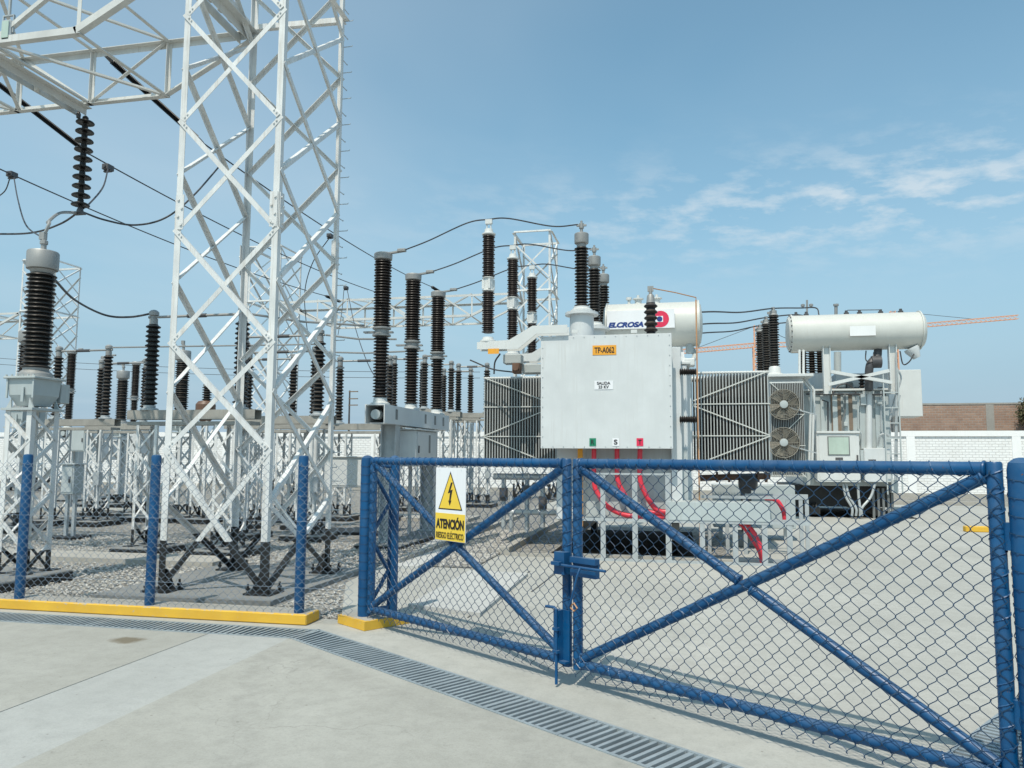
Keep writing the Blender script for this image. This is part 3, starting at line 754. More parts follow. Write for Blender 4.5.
ZF = [.10, 1.75, 3.05, 4.45, 5.85, 7.25, 8.65, 10.05]; ZS = [.10, 1.10, 2.45, 3.80, 5.18, 6.55, 7.85, 9.2, 10.45]
def tower(c, label, full=True):
    ctr = sum(c, Vector((0, 0, 0)))/4
    t = thing('gantry_tower', label, 'lattice tower', ctr)
    legs = lattice_legs(t, c, .055, 10.5, .08)
    for i in range(4):
        m = MB(); face_brace(m, c, i, ZF if i % 2 == 0 else ZS, .058, bolts=full)
        for z in (8.1, 10.45):
            p, q = c[i], c[(i+1) % 4]; m.angle(p+Vector((0, 0, z)), q+Vector((0, 0, z)), (0, 0, 1), Vector((q-p).cross(Vector((0, 0, 1)))), .08, .009)
        m.build('bracing', M['lat'], t)
    for i in range(4):
        a, b = face_dirs(c, i); p = c[i]+(a+b)*.04
        m = MB(); m.box(p.x-.17, p.x+.17, p.y-.17, p.y+.17, .045, .068)
        m.prism([p+Vector((0, 0, .069)), p+a*.16+Vector((0, 0, .069)), p+a*.05+Vector((0, 0, .30)), p+Vector((0, 0, .30))], b*.012)
        m.prism([p+Vector((0, 0, .069)), p+b*.16+Vector((0, 0, .069)), p+b*.05+Vector((0, 0, .30)), p+Vector((0, 0, .30))], a*.012)
        o = m.build('base_plate', M['black'], t)
        if not full: continue
        for sx in (-.13, .13):
            for sy in (-.13, .13): MB().lathe([(.017, 0), (.017, .03), (.03, .031), (.03, .055), (.015, .056), (.015, .10)], (p.x+sx, p.y+sy, .068), 6, smooth=False).build('anchor_bolt', M['black'], o)
    if full:
        p = c[2]; z = .9
        while z < 10.4:
            for d in (Vector((1, 0, 0)), Vector((0, 1, 0))):
                q = p+Vector((0, 0, z+(.19 if d.y else 0)))
                MB().tube([q-d*.01, q+d*.13, q+d*.133+Vector((0, 0, .015))], .0065, 6).build('step_bolt', M['galv'], t)
            z += .40
        for i, (zz, sg) in ((0, (4.65, 1)), (1, (4.65, 1)), (2, (4.55, 1)), (3, (4.5, 1))):
            a, b = face_dirs(c, i)
            for u in (a, b):
                m = MB()
                nn = (a if u is b else b)*-1
                m.prism([c[i]+u*.012+nn*.003+Vector((0, 0, zz-.22)), c[i]+u*.11+nn*.003+Vector((0, 0, zz-.22)), c[i]+u*.11+nn*.003+Vector((0, 0, zz+.22)), c[i]+u*.012+nn*.003+Vector((0, 0, zz+.22))], nn*.01)
                for k in range(4): m.lathe([(.016, 0), (.016, .016)], c[i]+u*(.04 if k % 2 else .085)+nn*.013+Vector((0, 0, zz-.16+.105*k)), 6, nn, False)
                m.build('splice_plate', M['lat'], t)
    return t
TC = [Vector((-6.03, 8.24, 0)), Vector((-4.70, 8.36, 0)), Vector((-4.74, 10.16, 0)), Vector((-6.20, 10.08, 0))]
tower(TC, 'white lattice gantry tower with black feet standing close behind the fence')
slab('tower_footing', [(-6.62, 7.86), (-4.42, 7.98), (-4.40, 10.6), (-6.62, 10.52)], -.1, .045, 'conc_p')

def beam(x0, x1, ya, yb, label, zb=7.17, zt=8.07, tap=1.75, w=.09, bolts=False, cross_at=None, n=None):
    """four-chord lattice beam along x between towers; the lower chords rise to the towers at both ends"""
    t = thing('gantry_beam', label, 'lattice beam', ((x0+x1)/2, (ya+yb)/2, zb))
    V = Vector
    xs0, xs1 = x0+tap, x1-tap
    for y, sg in ((ya, 1), (yb, -1)):
        MB().angle(V((x0, y, zt)), V((x1, y, zt)), (0, sg, 0), (0, 0, -1), w, .01).build('top_chord', M['lat_w'], t)
        m = MB(); m.angle(V((xs0, y, zb)), V((xs1, y, zb)), (0, sg, 0), (0, 0, 1), w, .01)
        m.angle(V((xs0, y, zb)), V((x0, y, zt-.1)), (0, sg, 0), (0, 0, 1), w, .01); m.angle(V((xs1, y, zb)), V((x1, y, zt-.1)), (0, sg, 0), (0, 0, 1), w, .01)
        m.build('bottom_chord', M['lat_w'], t)
    L = xs1-xs0; n = n or max(2, int(round(L/1.28))); P = [xs0+L*i/n for i in range(n+1)]
    for y, sg in ((ya, 1), (yb, -1)):
        m = MB()
        for i, x in enumerate(P):
            m.angle(V((x, y+sg*.013, zb)), V((x, y+sg*.013, zt)), (1, 0, 0), (0, sg, 0), .06, .007)
            if i < n:
                a, b = (zb, zt) if i % 2 else (zt, zb)
                m.angle(V((x, y+sg*.022, a)), V((P[i+1], y+sg*.022, b)), (0, 0, 1), (0, sg, 0), .06, .007)
        m.angle(V((xs0, y+sg*.02, zb)), V((x0+.05, y+sg*.02, zt)), (0, 0, 1), (0, sg, 0), .05, .007)
        m.build('side_lacing', M['lat_w'], t)
    for z, nm in ((zb, 'bottom_lacing'), (zt-.02, 'top_lacing')):
        m = MB()
        for i, x in enumerate(P):
            m.angle(V((x, ya, z)), V((x, yb, z)), (1, 0, 0), (0, 0, 1), .055, .007)
            if i < n:
                a, b = (ya, yb) if i % 2 else (yb, ya)
                m.angle(V((x, a, z+.012)), V((P[i+1], b, z+.012)), (1, 0, 0), (0, 0, 1), .055, .007)
        m.build(nm, M['lat_w'], t)
    for x in cross_at or []:
        m = MB()
        for dx in (-.07, .07): m.angle(V((x+dx, ya-.05, zb-.012)), V((x+dx, yb+.05, zb-.012)), (1 if dx > 0 else -1, 0, 0), (0, 0, -1), .11, .012)
        for k in range(6):
            y = ya+(yb-ya)*(k+.5)/6; m.box(x-.07, x+.07, y-.05, y+.05, zb-.02, zb-.013)
        m.lathe([(.03, -.12), (.045, -.02), (.02, 0)], (x, (ya+yb)/2+.1, zb-.02), 8)
        m.build('hanger_beam', M['lat_w'], t)
    return t
b = beam(-17.4, -6.1, 8.24, 10.12, 'lattice beam reaching left from the near tower high over the fence', tap=1.55, cross_at=[-9.22, -11.2, -13.2], w=.095, n=6)
m = MB()
for dy in (0, .24):
    pass
for dx in (-.19, -.02): m.angle(Vector((-6.15+dx, 8.2, 8.04)), Vector((-6.22+dx, 10.1, 8.04)), (1 if dx > -.1 else -1, 0, 0), (0, 0, -1), .14, .012)
for k in range(7): m.box(-6.36, -6.2, 8.35+k*.26, 8.45+k*.26, 8.03, 8.038)
m.build('end_beam', M['lat_w'], b)

q = PY(10, 20, 8.30)
t = thing('floodlight', 'pale glass fronted floodlight hung from the beam in the top left corner', 'floodlight', q)
m = MB(); m.box(q.x-.07, q.x+.07, q.y-.06, q.y+.03, q.z-.32, q.z-.02, .02); m.build('housing', M['galv'], t)
MB().box(q.x-.055, q.x+.055, q.y-.072, q.y-.061, q.z-.29, q.z-.05, .003).build('lens', M['glass_p'], t)
m = MB(); m.box(q.x-.09, q.x-.075, q.y-.03, q.y, q.z-.2, q.z+.04); m.box(q.x+.075, q.x+.09, q.y-.03, q.y, q.z-.2, q.z+.04); m.box(q.x-.09, q.x+.09, q.y-.03, q.y, q.z+.041, q.z+.055); m.tube([(q.x, q.y-.015, q.z+.055), (q.x, q.y-.015, q.z+.35)], .02, 8); m.build('mounting_bracket', M['galv'], t)
# distant gantries along y = 29..31
far = tower(rect(-.73, -.93, .73, .93), 'far white lattice tower behind the surge arresters, with a beam reaching left', False)
labs = [(-5.4, None), (-16.9, 'far lattice tower seen through the legs of the near tower'), (-28.3, 'far lattice tower at the left edge behind the current transformer')]
for i, (xx, lab) in enumerate(labs):
    o = far if i == 0 else copy_tree(far)
    o.location = (xx, 30, 0)
    if lab: o['label'] = lab
beam(-16.2, -6.1, 29.05, 30.95, 'far lattice beam between the two far towers, behind the tall breaker poles')
beam(-40, -29.05, 29.05, 30.95, 'far lattice beam leaving the frame at the left edge, from the leftmost far tower')

# ------------------------------------------------------------------ line insulators and conductors
def rod_insulator(p0, p1, label, r=.052):
    p0 = Vector(p0); p1 = Vector(p1); d = (p1-p0); L = d.length; d.normalize()
    t = thing('strain_insulator', label, 'insulator', p0)
    e = .16 if L > 1.2 else .08
    m = MB(); n = int((L-2*e)/.028)
    pr = [(r*.55, 0)]
    for i in range(n):
        z = (L-2*e)*(i+.5)/n; pr += [(r*.62, z-.009), (r, z), (r*.62, z+.009)]
    pr.append((r*.55, L-2*e))
    m.lathe(pr, p0+d*e, 8, d); m.build('polymer_rod', M['poly_k'], t)
    m = MB(); m.tube([p0, p0+d*.04], .014, 6); m.lathe([(.026, .0), (.03, .05), (.035, e-.04)], p0+d*.04, 8, d); m.build('end_fitting', M['steel_d'], t)
    m = MB(); m.lathe([(.035, .0), (.03, e-.06), (.022, e)], p1-d*e, 8, d); m.build('end_fitting', M['steel_d'], t)
    return t
def strain(label, s, i0, far_end, fl, r=.016, gp='bus conductors'):
    """conductor from the near beam to the far beam with a rod insulator at each end"""
    s = Vector(s); e = Vector(far_end)
    rod_insulator(s, i0, label+', near end'); 
    d = (e-Vector(i0)).normalized()
    b = e-d*fl; rod_insulator(e, b, label+', far end', .06)
    pts = sag(i0, b, .22, 20)
    return pts
c2 = strain('black rod insulator on the middle overhead line under the beam', (PY(103, 64, 10.12).x, 10.12, 8.02), PY(203, 143, 12.3), PY(440, 292, 29), 1.2)
wire('overhead_conductor', c2, .015, 'overhead conductor running from the near beam to just above the third breaker pole', 'overhead conductors')
c1 = strain('black rod insulator on the left overhead line', (PY(-22, 78, 10.12).x, 10.12, 8.02), PY(89, 154, 12.3), PY(386, 297, 29), 1.2)
wire('overhead_conductor', c1, .015, 'overhead conductor passing behind the near tower towards the tall breaker poles', 'overhead conductors')
c3 = strain('black rod insulator on the outermost overhead line', (-12.1, 10.12, 8.0), PY(-20, 160, 12.2), PY(341, 302, 29), 1.5)
wire('overhead_conductor', c3, .015, 'lowest overhead conductor crossing the sky at the left', 'overhead conductors')

# suspension string
top = Vector((-9.22, 10.10, 7.10)); bot = PY(80, 211, 10.10)
t = thing('insulator_string', 'hanging string of ten black disc insulators under the gantry beam', 'insulator', top)
m = MB(); m.tube([top+Vector((0, 0, .04)), top-Vector((0, 0, .12))], .018, 8); m.lathe([(.03, 0), (.035, .06), (.02, .1)], top-Vector((0, 0, .12)), 8); m.build('hook', M['steel_d'], t)
H = (top.z-.10-bot.z)/10.4
for i in range(10):
    z = top.z-.10-(i+1)*H
    MB().lathe([(.03, 0), (.034, .02), (.05, .03), (.07, .032), (.10, .022), (.134, .028), (.136, .04), (.12, .058), (.07, .078), (.045, .088), (.045, .125), (.025, H)], (bot.x, 10.10, z), 18).build('disc', M['porc_d'], t)
m = MB(); m.lathe([(.02, .12), (.03, .09), (.05, .04), (.05, .0), (.02, -.02)], bot-Vector((0, 0, .03)), 10); m.box(bot.x-.09, bot.x+.09, bot.y-.03, bot.y+.03, bot.z-.06, bot.z-.02); m.build('clamp', M['steel_d'], t)

# ------------------------------------------------------------------ current transformers
def lattice_support(t, x0, y0, x1, y1, z0, z1, n, w=.07, bw=.04, sep=True):
    c = rect(x0, y0, x1, y1); zs = [z0+.03+(z1-z0-.06)*i/n for i in range(n+1)]
    if sep:
        lattice_legs(t, c, z0, z1, w, 'lat_s')
        m = MB()
        for i in range(4): face_brace(m, c, i, zs, bw, cross=False)
        m.build('bracing', M['lat_s'], t)
    else:
        m = MB()
        for i in range(4):
            a, b = face_dirs(c, i); m.angle(c[i]+Vector((0, 0, z0)), c[i]+Vector((0, 0, z1)), a, b, w, w*.12)
            face_brace(m, c, i, zs, bw, cross=False)
        m.build('lattice_support', M['lat_s'], t)
    m = MB(); 
    for p in c: m.box(p.x-.09, p.x+.09, p.y-.09, p.y+.09, z0-.02, z0+.012)
    m.build('foot_plates', M['black'], t)
def pad(t, x0, y0, x1, y1, h=.13):
    MB().box(x0, x1, y0, y1, -.05, h, .012).build('footing', M['conc_p'], t)
    MB().box(x0-.004, x1+.004, y0-.004, y1+.004, -.05, h-.025).build('black_skirt', M['black'], t)
CX, CY = -8.33, 8.66
def current_transformer(label):
    t = thing('current_transformer', label, 'instrument transformer', (CX, CY, 0))
    zz = lambda y: PY(42, y, CY).z
    zb = zz(411)
    pad(t, CX-1.0, CY-.85, CX+.46, CY+.33, .13)
    lattice_support(t, CX-.2, CY-.23, CX+.2, CY+.23, .13, zb, 6, .075, .04)
    m = MB(); m.box(CX-.24, CX+.24, CY-.27, CY+.27, zb, zb+.03)
    for sx in (-1, 1):
        for sy in (-1, 1):
            m.prism([Vector((CX+sx*.21, CY+sy*.20, zb+.03)), Vector((CX+sx*.13, CY+sy*.20, zb+.03)), Vector((CX+sx*.14, CY+sy*.20, zb+.16))], (0, sy*.02, 0))
    m.build('mounting_feet', M['grey_m'], t)
    z1, z2 = zb+.06, zz(380)
    m = MB(); k = .74
    a = [(CX+sx*.17*k, CY+sy*.19*k, z1) for sx, sy in ((-1, -1), (1, -1), (1, 1), (-1, 1))]; b_ = [(CX+sx*.19, CY+sy*.21, z1+.14) for sx, sy in ((-1, -1), (1, -1), (1, 1), (-1, 1))]; c_ = [(CX+sx*.205, CY+sy*.225, z2) for sx, sy in ((-1, -1), (1, -1), (1, 1), (-1, 1))]
    m.add(a+b_+c_, [(3, 2, 1, 0), (8, 9, 10, 11)]+[(i, (i+1) % 4, (i+1) % 4+4, i+4) for i in range(4)]+[(i+4, (i+1) % 4+4, (i+1) % 4+8, i+8) for i in range(4)])
    for sx in (-1, 1): m.box(CX+sx*.20-.012, CX+sx*.20+.012, CY-.24, CY-.222, z1+.1, z2)
    m.box(CX+.02, CX+.06, CY-.238, CY-.222, z1+.05, z1+.24)
    m.build('tank', M['grey_t'], t)
    m = MB(); m.box(CX-.245, CX+.245, CY-.265, CY+.265, z2, z2+.03, .006)
    for i in range(6):
        for sy in (-1, 1): m.lathe([(.014, 0), (.014, .022)], (CX-.21+.084*i, CY+sy*.245, z2+.03), 6, smooth=False)
    m.build('tank_lid', M['grey_m'], t)
    MB().box(CX-.14, CX+.16, CY+.28, CY+.44, z1+.06, z2-.03, .01).build('terminal_box', M['grey_m'], t)
    zc = zz(369)
    MB().lathe([(.215, 0), (.205, .05), (.155, zc-z2-.05), (.155, zc-z2-.01)], (CX, CY, z2+.031), 20).build('cone_flange', M['alu'], t)
    zt = zz(274)
    MB().sheds((CX, CY, zc), zt-zc, .135, .185, 23, 24, .014).build('insulator', M['porc_d'], t)
    zh = zz(252)
    MB().lathe([(.13, 0), (.14, .02), (.15, .05), (.19, .06), (.195, .09), (.195, zh-zt-.02), (.185, zh-zt), (.05, zh-zt+.006)], (CX, CY, zt), 28).build('head_cover', M['alu'], t)
    m = MB(); m.lathe([(.035, 0), (.035, .10), (.05, .105), (.05, .15), (.03, .16), (.03, .24)], (CX, CY, zh), 10); m.box(CX-.06, CX+.02, CY-.03, CY+.03, zh+.17, zh+.27)
    m.build('terminal_clamp', M['alu'], t)
    return t, zh
ct, zh = current_transformer('tall dark ribbed current transformer with grey cap on white lattice stand, largest at the left')
hc = Vector((CX, CY, zh+.24))
c = copy_tree(ct); c.location = (-17.6, 21.8, 0); c['label'] = 'distant current transformer with pale head, right of the far breaker poles'
c = copy_tree(ct); c.location = (-14.1, 14.4, 0); c['label'] = 'current transformer half hidden behind the large one at the left edge'
c = copy_tree(ct); c.location = (-12.6, 17.8, 0); c['label'] = 'current transformer standing behind the left disconnector, seen through the near tower'

g = 'jumper wires at the left'
wire('jumper_tube', curve3([hc, hc+Vector((.02, .05, .18)), PY(48, 222, 9.0), PY(60, 213, 9.5), bot+Vector((-.05, -.02, -.03))]), .022, 'bent aluminium jumper tube from the current transformer cap up to the hanging string', mat='alu')
wire('jumper_wire', curve3([bot, PY(60, 224, 10.2), PY(30, 233, 10.4), PY(-15, 234, 10.6)]), .016, 'dark jumper wire drooping left from the foot of the hanging string')
wire('jumper_wire', curve3([bot, PY(105, 220, 10.6), PY(135, 225, 11.2), PY(165, 218, 11.6), PY(193, 196, 12.0), c2[1]]), .016, 'dark jumper wire drooping right from the hanging string behind the near tower')
wire('jumper_wire', curve3([PY(108, 169, 12.3), PY(103, 187, 11.4), PY(90, 203, 10.5), bot]), .014, 'short jumper wire from the left conductor clamp down to the hanging string')
wire('jumper_wire', curve3([PY(14, 178, 13.0), PY(18, 200, 11.5), PY(26, 225, 10.0), hc-Vector((.02, 0, .05))]), .012, 'thin wire from the conductor clamp down to the current transformer cap')
wire('jumper_wire', curve3([PY(10, 178, 13.0), PY(4, 192, 13.2), PY(-12, 202, 13.5)]), .012, 'thin wire curling left from the conductor clamp at the left edge')
wire('jumper_wire', curve3([PY(53, 278, 8.7), PY(75, 300, 10), PY(105, 315, 11.2), PY(130, 317, 11.6), PY(154, 313, 11.75)]), .018, 'slack wire from behind the current transformer to the first disconnector post')
def clamp(p, label):
    t = MB(); p = Vector(p); t.box(p.x-.07, p.x+.07, p.y-.09, p.y+.09, p.z-.05, p.z+.06, .01); t.box(p.x-.085, p.x+.085, p.y-.03, p.y+.03, p.z-.085, p.z-.05, .01); t.tube([p+Vector((0, -.12, 0)), p+Vector((0, .12, 0))], .03, 8)
    return tag(t.build('conductor_clamp', M['steel_d']), label, 'clamp')
clamp(PY(12, 175, 13.0), 'dark clamp on the lowest conductor at the left edge'); clamp(PY(108, 168, 12.4), 'dark clamp on the left conductor just right of the hanging string')
clamp(PY(330, 236, 20), 'dark clamp on the upper conductor beside the right tower leg'); clamp(PY(346, 288, 26), 'dark clamp on the middle conductor right of the near tower')
wire('jumper_wire', curve3([PY(330, 237, 20), PY(313, 262, 21), PY(305, 290, 22), PY(306, 320, 23), PY(311, 352, 24)]), .014, 'long slack wire hanging from the clamp beside the right tower leg')
wire('jumper_wire', curve3([PY(347, 289, 26), PY(356, 330, 24), PY(372, 372, 20), PY(392, 388, 17.5)]), .013, 'slack wire from the middle conductor down behind the breaker poles')
wire('jumper_wire', curve3([PY(344, 289, 26), PY(342, 310, 26), PY(338, 335, 26)]), .012, 'short wire under the clamp on the middle conductor')

# ------------------------------------------------------------------ circuit breaker
def circuit_breaker(label):
    X = -5.26; ys = (13.2, 14.88, 16.6)
    t = thing('circuit_breaker', label, 'circuit breaker', (X, 14.9, 0))
    zb0, zb1 = 2.24, 2.58
    m = MB(); m.box(X-.19, X-.17, 12.95, 16.95, zb0, zb1); m.box(X+.17, X+.19, 12.95, 16.95, zb0, zb1); m.box(X-.17, X+.17, 12.95, 16.95, zb1-.018, zb1); m.box(X-.17, X+.17, 13.1, 16.95, zb0, zb0+.018)
    m.box(X-.17, X+.17, 16.93, 16.95, zb0+.018, zb1-.018)
    bm_ = m.build('base_beam', M['grey'], t)
    for y in (13.55, 15.25, 15.9, 16.5):
        MB().box(X+.186, X+.196, y-.05, y+.05, zb0+.09, zb1-.06).build('beam_slot', M['grey_d'], bm_)
    MB().lathe([(.09, 0), (.09, .16)], (X, 12.98, zb0+.16), 14, (0, 1, 0)).build('drive_housing', M['grey_m'], bm_)
    for y in ys:
        MB().lathe([(.18, 0), (.18, .03), (.13, .06), (.12, .13)], (X, y, zb1), 18).build('pole_flange', M['grey_w'], t)
        MB().sheds((X, y, zb1+.13), 1.12, .095, .145, 19, 18).build('support_insulator', M['porc'], t)
        z = zb1+1.25
        m = MB(); m.lathe([(.12, 0), (.17, .015), (.17, .045), (.13, .06), (.13, .13), (.17, .145), (.17, .175), (.13, .19)], (X, y, z), 18)
        m.box(X-.34, X-.10, y-.05, y+.05, z+.08, z+.11); m.box(X+.12, X+.22, y-.04, y+.04, z+.07, z+.10)
        m.build('middle_flange', M['alu'], t)
        z += .19
        MB().sheds((X, y, z), 1.24, .115, .165, 24, 20, .01).build('breaking_chamber', M['porc'], t)
        z += 1.24
        m = MB(); m.lathe([(.13, 0), (.165, .02), (.17, .12), (.155, .14), (.02, .145)], (X, y, z), 18)
        m.bar((X+.05, y, z+.13), (X+.36, y+.02, z+.17), .07, .03); m.box(X+.28, X+.44, y-.04, y+.04, z+.15, z+.21, .01)
        m.build('top_terminal', M['alu'], t)
    for y in (13.75, 16.1):
        m = MB(); m.box(X-.15, X-.13, y-.12, y+.12, .09, zb0); m.box(X+.13, X+.15, y-.12, y+.12, .09, zb0); m.box(X-.13, X+.13, y-.01, y+.01, .09, zb0)
        m.box(X-.2, X+.2, y-.2, y+.2, .07, .09)
        m.build('column', M['galv'], t)
    pad(t, X-.45, 13.2, X+.45, 16.7, .07)
    y0, y1 = 14.25, 15.55
    MB().box(X-.36, X+.34, y0, y1, 1.46, 2.16, .015).build('drive_cabinet', M['grey'], t)
    m = MB(); m.box(X-.40, X+.38, y0-.04, y1+.04, 2.163, 2.19, .006); m.build('cabinet_roof', M['grey_w'], t)
    MB().box(X+.342, X+.352, y0+.75, y0+.86, 1.72, 2.08).build('sight_glass', M['grey_d'], t)
    d = MB().box(X+.341, X+.349, y0+.06, y1-.5, 1.5, 2.13, .004).build('cabinet_door', M['grey'], t)
    MB().box(X+.35, X+.37, y0+.1, y0+.13, 1.72, 1.86).build('door_handle', M['steel_d'], d)
    MB().tube([(X, 14.9, 1.46), (X, 14.9, .1)], .04, 10).build('cable_conduit', M['galv'], t)
    return t
br = circuit_breaker('tall circuit breaker with three double brown poles on a grey box beam')
c = copy_tree(br); c.location = (-21.3, 25.4, 0); c['label'] = 'distant circuit breaker with three double poles, between the left edge and the near tower'

# ------------------------------------------------------------------ disconnectors
def disconnector(label, x0, x1, Y, zb, hi, r=.115, nshed=17, second=None, head='alu'):
    t = thing('disconnector', label, 'disconnector', ((x0+x1)/2, Y, 0))
    m = MB(); m.box(x0-.35, x1+.35, Y-.11, Y-.10, zb-.16, zb); m.box(x0-.35, x1+.35, Y+.10, Y+.11, zb-.16, zb); m.box(x0-.35, x1+.35, Y-.10, Y+.10, zb-.012, zb)
    m.box(x0-.30, x1+.30, Y-.16, Y+.16, zb-.26, zb-.20)
    m.build('base_beam', M['galv_o'], t)
    pts = []
    for x in (x0, x1):
        MB().lathe([(.15, 0), (.15, .03), (.10, .05), (.10, .09)], (x, Y, zb), 14).build('turntable', M['galv'], t)
        MB().sheds((x, Y, zb+.09), hi, r*.62, r, nshed, 14, .008).build('post_insulator', M['porc_d'], t)
        z = zb+.09+hi
        MB().lathe([(r*.6, 0), (.07, .02), (.07, .10), (.05, .11), (.05, .15), (.085, .16), (.085, .22), (.05, .25), (.02, .26)], (x, Y, z), 12).build('post_cap', M[head], t)
        pts.append(Vector((x, Y, z+.13)))
    mid = (pts[0]+pts[1])/2
    MB().tube([pts[0]+Vector((-.1, 0, 0)), mid], .024, 8).build('contact_arm', M['alu'], t)
    MB().tube([mid, pts[1]+Vector((.1, 0, 0))], .024, 8).build('contact_arm', M['alu'], t)
    MB().tube([mid-Vector((.2, 0, 0)), mid+Vector((.16, 0, 0))], .036, 8).build('contact_jaw', M['steel_d'], t)
    for x in (x0+.12, x1-.12):
        lattice_support(t, x-.2, Y-.2, x+.2, Y+.2, .12, zb-.26, 5, .05, .032, False)
        pad(t, x-.42, Y-.42, x+.42, Y+.42, .12)
    m = MB(); m.tube([(x1-.12+.24, Y-.24, .5), (x1-.12+.24, Y-.24, zb-.3)], .018, 6); m.box(x1-.12+.16, x1-.12+.32, Y-.34, Y-.22, .95, 1.25); m.build('hand_drive', M['galv'], t)
    return t
disconnector('nearest disconnector with two tall dark posts joined by a tube, behind the near tower', -8.93, -7.2, 11.75, 2.42, 1.42, .125)
disconnector('second disconnector pole on its own beam, right post beside the rear tower leg', -8.7, -7.02, 14.3, 2.45, 1.42, .125)
disconnector('third disconnector pole with thinner posts, behind the second one', -9.9, -8.2, 16.5, 2.45, 1.42, .115)
# farther rows
rows = [((-14.75, -13.35, 16.0), 'disconnector pole with a long contact tube, right behind the large current transformer'),
        ((-15.6, -14.1, 18.4), 'disconnector pole farther back among the far breaker poles'),
        ((-11.05, -9.75, 18.3), 'small distant disconnector pole seen inside the near tower, left of centre'),
        ((-8.75, -7.3, 19.0), 'small distant disconnector pole seen inside the near tower, right of centre')]
pr0 = None
for (a, b_, y), lab in rows:
    if pr0 is None: pr0 = disconnector(lab, a, b_, y, 2.5, 1.45, .115); bx = ((a+b_)/2, y)
    else:
        c = copy_tree(pr0); c.location = ((a+b_)/2, y, 0); c['label'] = lab
base2 = None
for px0, px1, D_, lab in ((392, 426, 24, 'distant disconnector pole between the first and second tall breaker poles'), (422, 451, 25.5, 'distant disconnector pole just right of the third tall breaker pole'),
                          (443, 471, 27.5, 'distant disconnector pole left of the transformer radiators, middle of the row'), (461, 484, 26.0, 'distant disconnector pole touching the left edge of the radiator bank')):
    q = []
    for px in (px0, px1):
        r_ = ray(px, 400); dd = r_.x*f0.x+r_.y*f0.y; q.append(Vector((r_.x, r_.y))*(D_/dd))
    ctr = (q[0]+q[1])/2; half = (q[1]-q[0]).length/2
    if base2 is None: base2 = disconnector(lab, ctr.x-.5, ctr.x+.5, ctr.y, 3.12, 1.36, .12, 16)
    else:
        c = copy_tree(base2); c.location = (ctr.x, ctr.y, 0); c['label'] = lab
# brown-tanked voltage transformer on its own stand behind the near tower
v0 = Vector((-8.6, 15.6, 0)); v0 = PY(206, 400, 17.3); v0.z = 0
t = thing('voltage_transformer', 'small voltage transformer with a brown round tank, seen through the near tower', 'instrument transformer', v0)
lattice_support(t, v0.x-.2, v0.y-.2, v0.x+.2, v0.y+.2, .12, 2.5, 5, .05, .032, False); pad(t, v0.x-.4, v0.y-.4, v0.x+.4, v0.y+.4, .12)
MB().lathe([(.12, 0), (.20, .08), (.24, .2), (.24, .42), (.18, .5), (.1, .52)], (v0.x, v0.y, 2.5), 18).build('tank', paint('brown_enamel', (.16, .09, .06), .4, .2), t)
MB().sheds((v0.x+.02, v0.y, 3.02), .36, .07, .12, 6, 14).build('insulator', M['porc_d'], t)
MB().lathe([(.1, 0), (.1, .05), (.04, .06), (.04, .12)], (v0.x+.02, v0.y, 3.38), 12).build('head_cap', M['alu'], t)
# wires to the breaker and across the yard
bh = [Vector((-5.26+.40, y, 5.44)) for y in (13.2, 14.88, 16.6)]
bm2 = [Vector((-5.26-.34, y, 3.96)) for y in (13.2, 14.88, 16.6)]
ends = [(-7.1, 11.75, 4.06), (-6.9, 14.3, 4.09), (-8.1, 16.5, 4.07)]
for k in range(3):
    w_ = ('first', 'second', 'third')[k]
    wire('bus_tube', [bm2[k]+Vector((-.0, 0, .095)), Vector(ends[k])+(bm2[k]-Vector(ends[k]))*.45, Vector(ends[k])], .02, f'straight grey bus tube from the {w_} breaker pole to the disconnector at its left', mat='alu')
wire('bus_tube', [(-12.6, 15.2, 4.1), (-8.1, 16.5, 4.25)], .018, 'thin bus tube crossing behind the near tower at post height', mat='alu')
for y_, lab in ((392, 'upper faint wire across the sky behind the near tower'), (398, 'lower faint wire across the sky behind the near tower')):
    wire('distant_wire', sag(PY(-20, y_-35, 60), PY(480, y_-20, 60), .4, 12), .02, lab)

# control cabinets in the yard
def cabinet(label, p, wd, dp, z0, z1, legs=True, mat='grey_m'):
    x, y = p; t = thing('control_cabinet', label, 'cabinet', (x, y, 0))
    MB().box(x-wd/2, x+wd/2, y-dp/2, y+dp/2, z0, z1, .012).build('cabinet_body', M[mat], t)
    d = MB().box(x-wd/2+.03, x+wd/2-.03, y-dp/2-.012, y-dp/2-.002, z0+.04, z1-.05, .004).build('cabinet_door', M[mat], t)
    MB().box(x+wd/2-.09, x+wd/2-.06, y-dp/2-.035, y-dp/2-.013, (z0+z1)/2-.06, (z0+z1)/2+.06).build('door_handle', M['steel_d'], d)
    MB().box(x-wd/2-.03, x+wd/2+.03, y-dp/2-.04, y+dp/2+.02, z1+.002, z1+.03, .006).build('roof', M[mat], t)
    if legs:
        for sx in (-1, 1): MB().box(x+sx*(wd/2-.06)-.03, x+sx*(wd/2-.06)+.03, y-.03, y+.03, .05, z0-.001).build('leg', M['galv'], t)
        MB().box(x-wd/2-.15, x+wd/2+.15, y-dp/2-.12, y+dp/2+.12, -.03, .05, .01).build('footing', M['black'], t)
    return t
def xyat(px, D_):
    r_ = ray(px, 456); dd = r_.x*f0.x+r_.y*f0.y; return (r_.x*D_/dd, r_.y*D_/dd)
cabinet('blue grey control cabinet low on legs, right of the left lattice stand', xyat(74, 15.5), .29, .28, .87, 1.45)
cabinet('grey control cabinet with dark windows hung high, far left yard', xyat(80, 24), .62, .4, 1.75, 2.45)
cabinet('pale control cabinet beside the far breaker', xyat(138, 26), .5, .4, 1.7, 2.5, mat='grey')
